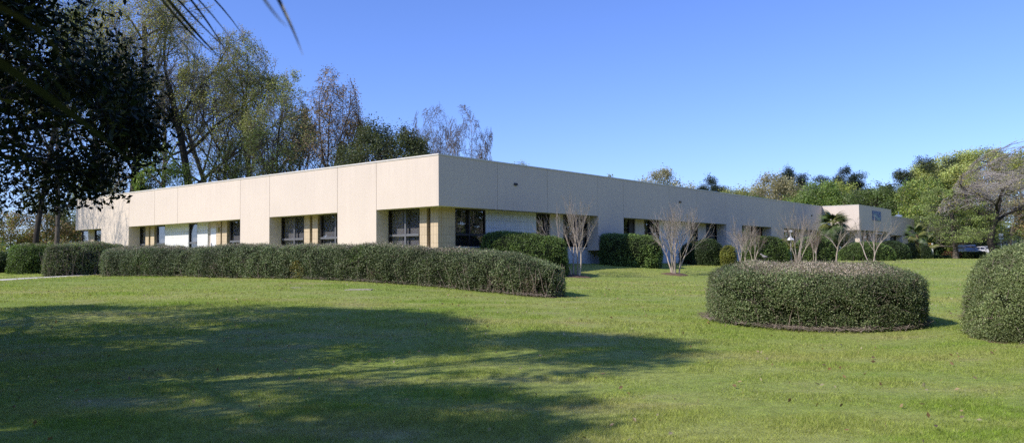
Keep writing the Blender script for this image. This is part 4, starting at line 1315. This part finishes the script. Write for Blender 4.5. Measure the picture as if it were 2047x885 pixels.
# shaded wall: the corner pier's return and the bays
mb = MB(); mb.box(REC + .252, uR(910, REC), REC, REC + .25, Z_GND, Z_SOF + .006); mb.build('corner_pier', M_TAN, bld)
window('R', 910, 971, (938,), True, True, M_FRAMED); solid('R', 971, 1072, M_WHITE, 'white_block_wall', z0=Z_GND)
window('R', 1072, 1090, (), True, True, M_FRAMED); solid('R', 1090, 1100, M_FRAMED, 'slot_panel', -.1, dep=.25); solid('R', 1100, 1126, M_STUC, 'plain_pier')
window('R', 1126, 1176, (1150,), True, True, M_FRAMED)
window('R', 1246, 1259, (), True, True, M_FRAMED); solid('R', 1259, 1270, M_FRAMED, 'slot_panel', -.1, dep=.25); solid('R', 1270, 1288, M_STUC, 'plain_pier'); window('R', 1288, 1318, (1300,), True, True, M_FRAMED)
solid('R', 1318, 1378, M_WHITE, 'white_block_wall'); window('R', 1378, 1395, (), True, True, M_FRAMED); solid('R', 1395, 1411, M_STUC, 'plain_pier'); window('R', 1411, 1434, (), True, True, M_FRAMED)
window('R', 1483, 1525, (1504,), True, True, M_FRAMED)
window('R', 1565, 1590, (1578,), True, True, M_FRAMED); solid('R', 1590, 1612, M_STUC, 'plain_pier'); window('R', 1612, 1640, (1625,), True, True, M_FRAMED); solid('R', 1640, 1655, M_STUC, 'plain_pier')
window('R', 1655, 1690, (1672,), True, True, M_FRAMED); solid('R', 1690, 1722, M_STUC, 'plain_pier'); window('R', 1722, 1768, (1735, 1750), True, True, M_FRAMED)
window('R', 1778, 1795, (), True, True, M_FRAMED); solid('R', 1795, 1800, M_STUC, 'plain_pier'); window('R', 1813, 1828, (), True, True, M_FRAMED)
# scuppers with rust streaks
M_SCUP = simple('scupper_dark', (.02, .018, .016), .6)
M_STREAK = simple('stain', (.40, .34, .28), .95, var=.15, scale=12)
for px, py in ((1031, 369), (1360, 404), (1623, 431)):
    x = uR(px); z = zat(px, py, 1, 0)
    MB().box(x - .12, x + .12, -.07, -.002, z - .05, z + .07).build('roof_scupper', M_SCUP, bld)
# entrance block
e0 = uR(1644.0); W_E = 3.6; e1 = e0 + 12.6
ETOP = Z_TOP + .03
mb = MB(); mb.box(e0, e0 + TK, -W_E, -.035, Z_SOF - .05, ETOP); mb.build('entrance_side_panel', M_STUC, bld)
mb = MB(); mb.box(e0 + TK + .001, e1, -W_E, -W_E + TK, Z_SOF - .05, ETOP); mb.build('entrance_front_panel', M_STUC, bld)
mb = MB(); mb.box(e1 - TK, e1 - .001, -W_E + TK + .001, -.035, Z_SOF - .05, ETOP); mb.build('entrance_side_panel', M_STUC, bld)
mb = MB(); mb.box(e0 - .02, e1 + .02, -W_E - .02, -.04, ETOP + .002, ETOP + .05); mb.build('entrance_coping', M_COPE, bld)
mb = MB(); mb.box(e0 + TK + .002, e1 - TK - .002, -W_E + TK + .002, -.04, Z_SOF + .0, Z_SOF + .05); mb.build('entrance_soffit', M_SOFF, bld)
for k in (.9, 6.0, 11.4):
    MB().bbox(e0 + k, e0 + k + .45, -W_E + .25, -W_E + .7, Z_GND, Z_SOF - .003, .01).build('entrance_column', M_STUC, bld)
# square blue logo with pale wave on the entrance front
def loc_front(px, py):
    w = -W_E - .02
    return uR(px, w), zat(px, py, 1, w)


M_LOGO = simple('logo_blue', (.10, .16, .30), .5, var=.25, scale=5)
M_LOGO2 = simple('logo_grey_green', (.24, .34, .36), .5, var=.2, scale=5)
x0, zt = loc_front(1744.5, 421); x1, zb = loc_front(1761.5, 442)
yf = -W_E - .05
lg = MB().bbox(x0, x1, yf, -W_E - .003, zb, zt, .01).build('logo_sign', M_LOGO, bld)
ww = x1 - x0; hh_ = zt - zb
mb = MB()
for k in range(10):
    u0, u1 = k / 10, (k + 1) / 10
    f = lambda u: .34 + .22 * math.sin(u * 5.2 + .6)
    mb.add([(x0 + ww * (.12 + .76 * u0), yf - .006, zb + hh_ * (f(u0) - .14)), (x0 + ww * (.12 + .76 * u1), yf - .006, zb + hh_ * (f(u1) - .14)),
            (x0 + ww * (.12 + .76 * u1), yf - .006, zb + hh_ * (f(u1) + .2)), (x0 + ww * (.12 + .76 * u0), yf - .006, zb + hh_ * (f(u0) + .2))], [(0, 1, 2, 3)])
mb.build('logo_wave', M_LOGO2, lg)
# roof vent and white flashing on the far wing
vx = uR(1797, 4.0); vz = Z_TOP
mb = MB(); mb.lathe([(.0, 0), (.42, 0), (.42, .15), (.36, .2), (.36, 1.15), (.5, 1.2), (.56, 1.3), (.42, 1.42), (.1, 1.5), (.03, 1.5), (.03, 1.9), (0, 1.9)], (vx, 4.0, vz - .31), 18)
mb.build('roof_vent', M_METALB, bld, smooth=False)
mb = MB(); mb.box(vx + 1.0, END_R - .3, 2.5, 4.2, Z_TOP - .29, Z_TOP + .38); mb.build('roof_curb', M_PARAP, bld)

# ------------------------------------------------------------------ palms
M_PALMT = bark_mat('palm_fibre', (.07, .045, .03), (.22, .16, .11), 14)


def fan_mesh(rng, petiole, rad, nseg=28, spread=2.6, droop=.5, wseg=.035):
    """one fan leaf: petiole along +x, then folded segments; curving down"""
    mb = MB()
    k = np.linspace(0, 1, 7)
    pts = np.stack([k * petiole, np.zeros(7), -.12 * petiole * k ** 2], -1)
    mb.tube(pts, .016 * (1 - .4 * k), 5)
    end = pts[-1]
    for a in np.linspace(-spread / 2, spread / 2, nseg):
        r = rad * (1 - .25 * abs(a) / (spread / 2)) * rng.uniform(.9, 1.05)
        t = np.linspace(0, 1, 6)
        d = np.array((math.cos(a), math.sin(a), .05))
        c = end + d * (t * r)[:, None] + np.array((0, 0, -1)) * (droop * r * t ** 2.2)[:, None]
        w = wseg * np.array([.25, .8, 1, .8, .5, .04]) * rad / .5
        s = np.array((-math.sin(a), math.cos(a), 0))
        ridge = np.array((0, 0, 1)) * (w * .35)[:, None]
        L = c - s * w[:, None] * .5; Rr = c + s * w[:, None] * .5
        v = np.concatenate([L, c + ridge, Rr])
        q = []
        for i in range(5):
            q += [(i, i + 1, 6 + i + 1, 6 + i), (6 + i, 6 + i + 1, 12 + i + 1, 12 + i)]
        mb.add(v, q)
    return mb


M_PALML = simple('palm_leaf', (.075, .115, .030), .45, var=.35, scale=2.5)
M_PALML2 = simple('palm_leaf_yellowing', (.15, .16, .04), .5, var=.3, scale=2.5)


def fan_palm(label, loc, trunk_h, trunk_r, rad, petiole, n, seed, group=None, droop=.5, low=-60):
    rng = np.random.default_rng(seed)
    root = empty('fan_palm', loc); tag(root, label, 'palm', group)
    mb = MB(); k = np.linspace(0, 1, 16)
    pts = np.stack([.05 * np.sin(k * 3), .04 * np.cos(k * 2), k * trunk_h - .1], -1)
    r = trunk_r * (1 + .18 * np.sin(k * 40) * (k > .1)) * (1.05 - .15 * k) * np.where(k > .75, 1.15, 1)
    mb.tube(pts, r, 10); mb.build('trunk', M_PALMT, root, smooth=True)
    protos = []
    for i in range(n):
        if i < 3:
            o = fan_mesh(rng, petiole, rad, droop=droop * rng.uniform(.7, 1.4)).build('frond', M_PALML if i else M_PALML2, root)
            protos.append(o)
        else:
            o = protos[1 + i % 2] if i % 5 else protos[0]
            o = o.copy(); COL.objects.link(o); o.parent = root
        az = i * 2.4 + rng.normal(0, .2)
        el = R(80 - (80 - low) * ((i + .5) / n) + rng.normal(0, 8))
        o.rotation_euler = Euler((rng.normal(0, .25), -el, az), 'XYZ')
        o.location = (0, 0, trunk_h - .1 + rng.uniform(-.1, .12))
    return root


g = onground(1667, 74); cz = at(1667, 449, 74)[2]
fan_palm('tall bushy fan palm growing in the corner beside the sunlit entrance block', g, cz - g[2], .16, .95, .7, 58, 61, droop=.95, low=-80)
g = onground(1833, 98); cz = at(1833, 468, 98)[2]
fan_palm('fan palm with a fibrous trunk at the far end of the building', g, cz - g[2], .26, .95, .75, 24, 62, 'small fan palms at the far end', droop=.5, low=-35)
g = onground(1857, 103); cz = at(1857, 488, 103)[2]
fan_palm('short grey trunked fan palm right of the taller one', g, cz - g[2], .28, .9, .6, 16, 63, 'small fan palms at the far end', droop=.4, low=-10)

# foreground palm: its trunk stands left of the viewer, long narrow leaflets hang into the top left
palm = empty('feather_palm', (-2.3, .2, gzs(-2.3, .2)))
tag(palm, 'palm beside the viewer whose out of focus leaflets hang into the upper left corner', 'palm')
pz = gzs(-2.3, .2); PB = np.array((-2.3, .2, pz))
k = np.linspace(0, 1, 14)
MB().tube(np.stack([0 * k, .06 * k, k * 3.4 - .1], -1), .2 * (1 + .12 * np.sin(k * 38)) * (1.1 - .2 * k), 12).build('trunk', M_PALMT, palm, smooth=True)
M_PFRD = simple('frond_green', (.018, .026, .010), .5, var=.3, scale=3)


def strip(mb, pts, w):
    pts = np.asarray(pts, float); n = len(pts)
    t = np.gradient(pts, axis=0); t = unit(t)
    s = unit(np.cross(t, np.array((.25, .9, .35))))
    w = np.asarray(w)[:, None]
    v = np.concatenate([pts - s * w / 2, pts + np.array((0, -.15, .1)) * w, pts + s * w / 2])
    q = []
    for i in range(n - 1): q += [(i, i + 1, n + i + 1, n + i), (n + i, n + i + 1, 2 * n + i + 1, 2 * n + i)]
    mb.add(v, q)


def bez(a, b, c, n=12):
    t = np.linspace(0, 1, n)[:, None]
    return (1 - t) ** 2 * np.array(a) + 2 * t * (1 - t) * np.array(b) + t ** 2 * np.array(c)


crown_p = PB + np.array((0, .06, 3.3))


def frond(stem_end, bend, leaflets, stem_w=.02):
    mb = MB()
    st = bez(crown_p, bend, stem_end, 16)
    mb.tube(st - PB, np.linspace(stem_w, stem_w * .45, 16), 6)
    for (a, m, b, w) in leaflets:
        p = bez(a, m, b, 12) - PB
        strip(mb, p, w * np.array([.7, .9, 1, 1, 1, .95, .9, .8, .7, .5, .3, .06]))
    # a few leaflets along the stem, out of view above
    rngp = np.random.default_rng(int(stem_w * 1e5) + len(leaflets))
    for i in range(3, 15):
        for sgn in (-1, 1):
            p0 = st[i]
            p1 = p0 + np.array((.1 + .2 * rngp.random(), .25 * sgn, .18 + .2 * rngp.random()))
            p2 = p0 + np.array((.25 + .2 * rngp.random(), .5 * sgn, .22 + .25 * rngp.random()))
            if p2[1] > .2 and p2[2] < 1.65 + .36 * p2[1] + .1: continue
            strip(mb, bez(p0, p1, p2, 8) - PB, .03 * np.array([.6, .9, 1, 1, .9, .7, .4, .05]))
    return mb.build('frond', M_PFRD, palm)


A = lambda px, py, Y: at(px, py, Y)
hub = A(215, -170, 2.9)
frond(hub, PB + np.array((.3, 1.4, 3.5)), [(hub, A(330, 10, 2.9), A(452, 128, 3.1), .017), (hub, A(318, 22, 2.8), A(432, 112, 3.0), .014), (hub, A(345, 0, 2.9), A(458, 104, 3.1), .011),
                                      (hub, A(385, -25, 3.0), A(462, 122, 3.2), .012), (hub, A(420, -40, 3.0), A(492, 82, 3.2), .010), (hub, A(300, 30, 2.7), A(425, 150, 2.8), .007), (hub, A(395, -20, 2.8), A(470, 90, 2.9), .008)], .018)
hub2 = A(440, -190, 1.7)
frond(hub2, PB + np.array((.9, .9, 3.2)), [(hub2, A(560, -20, 1.6), A(606, 112, 1.55), .011), (hub2, A(500, -10, 1.2), A(575, 55, 1.15), .008)], .016)
hub3 = A(-260, -40, 1.15)
frond(hub3, PB + np.array((.5, .5, 2.7)), [(hub3, A(30, 130, 1.25), A(278, 335, 1.5), .022), (hub3, A(60, 10, 1.3), A(205, 310, 1.55), .011), (hub3, A(90, -20, 1.2), A(150, 170, 1.3), .012),
                                       (hub3, A(-60, 200, 1.2), A(40, 330, 1.3), .008)], .02)
frond(A(-320, -330, 1.0), PB + np.array((.4, .3, 3.3)), [], .015)

def fallen():
    rng = np.random.default_rng(55)
    y = np.sqrt(rng.uniform(36, 1300, 2600)); x = rng.uniform(-1, 1, 2600) * (.72 * y + 2)
    p = np.stack([x, y], -1)
    P = np.concatenate([p, (gz(x, y) + .03 + rng.random(len(x)) * .02)[:, None]], 1)
    v, q = leaf_quads(rng, P, rng.uniform(.035, .085, len(P)), .55, np.tile([0, 0, 1.0], (len(P), 1)), 1.2)
    c = palette(rng, len(P), [(.32, .20, .10), (.42, .30, .17), (.22, .14, .08), (.5, .42, .28)])
    o = mk('fallen_leaves', v, q, mats=(M_LEAF,), col=np.repeat(c, 4, 0))
    tag(o, 'scattered dry fallen leaves lying in the lawn', 'leaf litter', kind='stuff')


fallen()
# ------------------------------------------------------------------ small things
# garden lamp
g = onground(1581, 58.5)
lamp = empty('garden_lamp', g); lamp.scale = (.8, .8, 1); tag(lamp, 'white garden lamp post with conical shade in front of the shrubs', 'lamp')
hz = at(1578, 478, 58.5)[2] - g[2]
M_RIM0 = simple('post_grey', (.42, .40, .38), .6, var=.1)
M_WHT = simple('white_paint', (.8, .8, .8), .4, var=.04)
MB().lathe([(.0, -.1), (.07, -.1), (.07, .55), (.03, .6), (.03, hz), (0, hz)], sides=14).build('post', M_RIM0, lamp, smooth=False)
MB().lathe([(.0, hz + .22), (.05, hz + .2), (.33, hz - .02), (.35, hz - .06), (.32, hz - .05), (.04, hz + .16), (0, hz + .16)], sides=20).build('lamp_shade', M_WHT, lamp, smooth=False)
MB().bbox(-.12, .12, -.12, .12, hz + .52, hz + .68, .015).build('lantern_cap', M_WHT, lamp)
MB().lathe([(.025, hz + .2), (.025, hz + .56)], sides=8).build('stem', M_WHT, lamp)

# bird on the oval hedge
bp = at(1529, 518.5, 19.1)
bird = empty('bird', bp); tag(bird, 'small grey bird perched on top of the oval hedge', 'bird')
bird.rotation_euler = (0, 0, R(172))
M_BIRD = simple('bird_grey', (.34, .32, .30), .8, var=.15, scale=30)
M_BIRDD = simple('bird_dark', (.10, .095, .09), .8, var=.2, scale=30)
rings = [(-.062, .012, .006, .010), (-.045, .026, .0, .026), (-.02, .034, .004, .034), (.01, .036, .010, .038), (.035, .032, .020, .036), (.055, .024, .036, .028), (.066, .021, .052, .024), (.078, .024, .066, .024), (.092, .021, .074, .020), (.104, .011, .073, .011), (.110, .004, .072, .004)]
a = np.linspace(0, 2 * np.pi, 14, endpoint=False)
v = np.array([[(x, w * math.cos(t), z + .055 + h * math.sin(t)) for t in a] for x, w, z, h in rings]).reshape(-1, 3)
q = [(i * 14 + j, i * 14 + (j + 1) % 14, (i + 1) * 14 + (j + 1) % 14, (i + 1) * 14 + j) for i in range(len(rings) - 1) for j in range(14)]
mk('body', v, q, mats=(M_BIRD,), parent=bird, smooth=True)
MB().add([(-.05, -.012, .06), (-.05, .012, .06), (-.17, .02, .052), (-.17, -.02, .052), (-.05, -.012, .052), (-.05, .012, .052), (-.17, .02, .047), (-.17, -.02, .047)],
         [(0, 1, 2, 3), (7, 6, 5, 4), (0, 3, 7, 4), (1, 5, 6, 2), (3, 2, 6, 7), (0, 4, 5, 1)]).build('tail', M_BIRDD, bird)
for s in (-1, 1):
    MB().add([(.04, s * .030, .075), (-.03, s * .038, .070), (-.085, s * .022, .058), (-.03, s * .034, .040), (.03, s * .032, .048)], None, [(0, 1, 4), (1, 2, 3), (1, 3, 4)]).build('wing', M_BIRDD, bird)
    MB().tube([(0, s * .014, .03), (.004, s * .014, -.01), (0, s * .014, -.045)], [.003, .0025, .0025], 5).build('leg', M_BIRDD, bird)
    MB().lathe([(0, -.004), (.0035, -.002), (.004, 0), (.0035, .002), (0, .004)], (.094, s * .020, .133), 8).build('eye', M_DARK, bird)
MB().add([(.108, -.005, .128), (.108, .005, .128), (.108, 0, .134), (.128, 0, .127)], None, [(0, 1, 3), (1, 2, 3), (2, 0, 3)]).build('beak', M_BIRDD, bird)

M_CONCD = simple('concrete_weathered', (.42, .38, .30), .95, var=.2, scale=9)
# flat covers in the lawn
for (px, py, lb, s) in ((718, 579, 'pale concrete utility cover set flat in the lawn, right one', .42), (590, 575, 'small pale utility cover set flat in the lawn, left one', .22)):
    p = ground_at(px, py)
    o = empty('utility_cover', p); tag(o, lb, 'cover')
    MB().bbox(-s, s, -s * .6, s * .6, -.05, .008, .004).build('frame', M_CONCD, o)
    MB().bbox(-s * .8, s * .8, -s * .45, s * .45, .009, .016, .003).build('lid', M_CONCD, o)

# vehicles beyond the far hedge
def smooth_body(prof, half_w, m, name, parent, tumble=None):
    """side profile [(x,z)...] extruded with tumblehome"""
    mb = MB(); prof = np.array(prof); n = len(prof)
    ys = np.array([-1, -.97, -.85, 0, .85, .97, 1]) * half_w
    ins = np.array([.10, .03, 0, 0, 0, .03, .10])
    c = prof.mean(0)
    V = []
    for y, i in zip(ys, ins):
        p = c + (prof - c) * (1 - i * .5)
        V.append(np.stack([p[:, 0], np.full(n, y), p[:, 1]], -1))
    V = np.concatenate(V); q = []
    for k in range(6):
        for j in range(n):
            l = (j + 1) % n
            q.append((k * n + j, k * n + l, (k + 1) * n + l, (k + 1) * n + j))
    mb.add(V, q)
    for side, off in ((0, 0), (6, 6 * n)):
        cc = V[off:off + n].mean(0); mb.add(np.concatenate([V[off:off + n], [cc]]), None, [(j, (j + 1) % n, n) if side else ((j + 1) % n, j, n) for j in range(n)])
    return mb.build(name, m, parent, smooth=False)


M_TYRE = simple('tyre_rubber', (.02, .02, .02), .9)
M_RIM = simple('rim_alloy', (.5, .5, .52), .3, metal=.9)
M_CGLASS = simple('car_glass', (.02, .04, .10), .05, var=.1, spec=.9)
M_LAMP = simple('headlight', (.8, .8, .82), .1)


def vehicle(name, label, loc, rz, paint, suv=True):
    r = empty(name, loc, rz); tag(r, label, 'car', 'vehicles parked at the right'); r.scale = (1.15, 1.12, 1.2)
    hz_ = 1.72 if suv else 1.5
    body = smooth_body([(-2.2, .35), (-2.25, .75), (-2.15, 1.0), (1.1, 1.05), (2.05, .92), (2.25, .7), (2.22, .35), (1.9, .25), (-1.9, .25)], .9, paint, 'body', r)
    smooth_body([(-2.1, 1.0), (-1.95, hz_ - .12), (-1.6, hz_), (.1, hz_), (.45, hz_ - .08), (1.12, 1.04), (.9, 1.0)], .80, paint, 'cabin', r)
    # glass
    MB().add([(.50, -.68, hz_ - .10), (.50, .68, hz_ - .10), (1.13, .76, 1.09), (1.13, -.76, 1.09)], [(0, 1, 2, 3)]).build('windshield', M_CGLASS, r)
    MB().add([(-2.06, -.66, hz_ - .2), (-2.06, .66, hz_ - .2), (-2.17, .72, 1.1), (-2.17, -.72, 1.1)], [(3, 2, 1, 0)]).build('rear_window', M_CGLASS, r)
    for s in (-1, 1):
        for x0_, x1_, x2_, x3_ in ((-1.85, -1.0, -1.75, -1.0), (-.9, -.05, -.9, -.05), (.05, .85, .05, .38)):
            v = [(x0_, s * .812, 1.1), (x1_, s * .812, 1.1), (x3_, s * .80, hz_ - .14), (x2_, s * .80, hz_ - .14)]
            MB().add(v, [(0, 1, 2, 3)] if s < 0 else [(3, 2, 1, 0)]).build('side_window', M_CGLASS, r)
        MB().bbox(2.2, 2.262, s * .62 - .17, s * .62 + .17, .68, .84, .02).build('headlight', M_LAMP, r)
        MB().bbox(.72, .86, s * .98 - .1, s * .98 + .1, 1.08, 1.22, .03).build('mirror', paint, r)
        for x in (-1.35, 1.4):
            w = empty('wheel', (x, s * .84, .34)); w.parent = r; w.rotation_euler = (R(90), 0, 0)
            MB().lathe([(.2, -.1), (.31, -.11), (.34, -.07), (.34, .07), (.31, .11), (.2, .1)], sides=24).build('tyre', M_TYRE, w)
            MB().lathe([(0, -.09), (.2, -.085), (.2, .085), (0, .09)], sides=18).build('rim', M_RIM, w)
    MB().bbox(2.215, 2.27, -.4, .4, .55, .72, .01).build('grille', M_TYRE, r)
    return r


g = onground(1936, 119)
vehicle('parked_car', 'dark blue car with a big blue windshield parked behind the far hedge', g, R(-100), simple('paint_blue', (.03, .05, .10), .3, var=.05))
g = onground(1966, 121)
vehicle('parked_car', 'pale grey car parked right of the blue one, partly behind the leaning trunk', g, R(-60), simple('paint_silver', (.5, .5, .52), .3, var=.05), False)

# white building far right
g = onground(2010, 150)
fb2 = empty('white_building', (g[0], g[1], 0), R(-6)); tag(fb2, 'far white flat roofed building with shaded porch at the right edge', 'building')
M_WB = simple('white_siding', (.72, .74, .78), .8, var=.05, scale=1)
zf0 = at(2010, 468, 150)[2]; zf1 = at(2010, 455, 150)[2]
MB().box(-9, 14, 0, 10, zf0, zf1).build('fascia', M_WB, fb2)
MB().box(-8.5, 13.5, 2.2, 9.8, 0, zf0 - .004).build('wall', simple('bluegrey_shaded_wall', (.42, .45, .52), .8), fb2)  # porch shade put into the wall colour as a darker blue-grey
for x in (-8.2, -3.6, 1.2, 6.0, 10.8):
    MB().box(x, x + .45, .3, .75, 0, zf0 - .004).build('porch_column', M_WB, fb2)
for x in (-6.4, -1.4, 3.4, 8.2):
    w = MB().box(x, x + 1.9, 2.12, 2.198, zf0 - 2.6, zf0 - .5).build('window', M_FRAMED, fb2)
    MB().box(x + .12, x + 1.78, 2.10, 2.118, zf0 - 2.48, zf0 - .62).build('pane', M_CGLASS, w)
# sign by the willowy tree
g = onground(2002, 116)
sg = empty('post_sign', g); tag(sg, 'small pale blank faced sign on a post right of the leaning trunk', 'sign')
zs = at(2001, 478, 116)[2] - g[2]; zs1 = at(2001, 467, 116)[2] - g[2]
MB().tube([(0, 0, -.1), (0, 0, zs1)], [.04, .04], 8).build('post', M_RIM, sg)
MB().bbox(-.32, .32, -.06, -.042, zs, zs1, .008).build('sign_face', M_WHT, sg)
# orange and white marker near the small palm
g = onground(1861, 112)
mk_ = empty('striped_marker', g); tag(mk_, 'upright orange and white marker standing behind the short palm', 'marker')
z1_ = at(1861, 476, 112)[2] - g[2]
M_ORG = simple('orange_paint', (.75, .27, .03), .5, var=.1)
MB().bbox(-.35, .02, -.1, .1, .3, z1_ - .3, .03).build('orange_panel', M_ORG, mk_)
MB().bbox(.024, .30, -.1, .1, .3, z1_ - .5, .03).build('white_panel', M_WHT, mk_)
MB().tube([(0, .14, -.1), (0, .14, z1_)], [.04, .04], 8).build('post', M_RIM, mk_)
# distant treeline closing the horizon
def treeline():
    rng = np.random.default_rng(77)
    n = 36000
    a = rng.uniform(R(40), R(140), n); r = 330 + rng.uniform(-25, 25, n)
    x = np.cos(a) * r * 1.0; y = np.sin(a) * r
    top = 9 + 4 * fnoise(np.stack([x, y], -1), .06, 3) + 2 * fnoise(np.stack([x, y], -1), .2, 4)
    z = 1 + rng.random(n) ** .8 * top
    P = np.stack([x, y, z], -1)
    v, q = leaf_quads(rng, P, rng.uniform(.9, 2.0, n), .7)
    c = palette(rng, n, OLIVE + OAK + GREEN)
    o = mk('treeline', v, q, mats=(M_LEAF,), col=np.repeat(c, 4, 0))
    tag(o, 'distant belt of mixed woodland along the horizon', 'woodland', kind='stuff')


treeline()


def belt(label, a, b, thick, n, seed):
    rng = np.random.default_rng(seed)
    a, b = np.array(a, float), np.array(b, float)
    t = rng.random((n, 1)); nrm = np.array((-(b - a)[1], (b - a)[0])); nrm /= np.linalg.norm(nrm)
    k = a + (b - a) * t + nrm * rng.uniform(-.5, .5, (n, 1)) * thick
    top = 15 + 4 * fnoise(k, .1, seed) + 2 * fnoise(k, .35, seed + 1)
    P = np.concatenate([k, (rng.random(n) ** .85 * top)[:, None]], 1)
    v, q = leaf_quads(rng, P, rng.uniform(.8, 1.7, n), .7)
    o = mk('treeline', v, q, mats=(M_LEAF,), col=np.repeat(palette(rng, n, OLIVE + OAK + OAK) * .8, 4, 0))
    tag(o, label, 'woodland', kind='stuff')


belt('row of dense trees added unseen behind the viewer to block sky light', (-30, -14), (34, -16), 6, 30000, 80)  # unseen row, put in to cut the sky light on the shaded grass
belt('belt of woodland right of the view, mirrored in the windows of the shaded wall', (70, -70), (98, 112), 10, 30000, 78)
belt('belt of woodland left of the view, mirrored in the windows of the sunlit wall', (-72, -60), (-78, 60), 8, 26000, 79)

# ------------------------------------------------------------------ light
sun_dir = Vector((math.cos(R(SUN_AZ)) * math.cos(R(SUN_EL)), math.sin(R(SUN_AZ)) * math.cos(R(SUN_EL)), math.sin(R(SUN_EL))))
sl = bpy.data.lights.new('sun', 'SUN'); sl.energy = 5.0; sl.angle = R(.53); sl.color = (1.0, .94, .85)
so = bpy.data.objects.new('sun', sl); COL.objects.link(so)
so.rotation_euler = (-sun_dir).to_track_quat('-Z', 'Y').to_euler()
so.location = (0, 0, 60)
w = bpy.data.worlds.new('World'); scene.world = w; w.use_nodes = True
nt = w.node_tree
sky = nt.nodes.new('ShaderNodeTexSky'); sky.sky_type = 'NISHITA'; sky.sun_disc = False
sky.sun_elevation = R(SUN_EL); sky.sun_rotation = math.atan2(sun_dir.x, sun_dir.y)
sky.air_density = 1.0; sky.dust_density = .4; sky.ozone_density = 2.5; sky.altitude = 50
bg = nt.nodes['Background']; bg.inputs['Strength'].default_value = .12
nt.links.new(mixc(nt, 1.0, sky.outputs[0], (.94, 1.12, 1.84), 'MULTIPLY'), bg.inputs['Color'])

scene.view_settings.view_transform = 'Standard'
scene.view_settings.look = 'None'
scene.view_settings.exposure = 0
scene.view_settings.gamma = 1
scene.render.engine = 'CYCLES'
scene.cycles.max_bounces = 5
scene.cycles.diffuse_bounces = 3
scene.cycles.sample_clamp_indirect = 2
scene.cycles.transparent_max_bounces = 8
scene.cycles.use_denoising = False
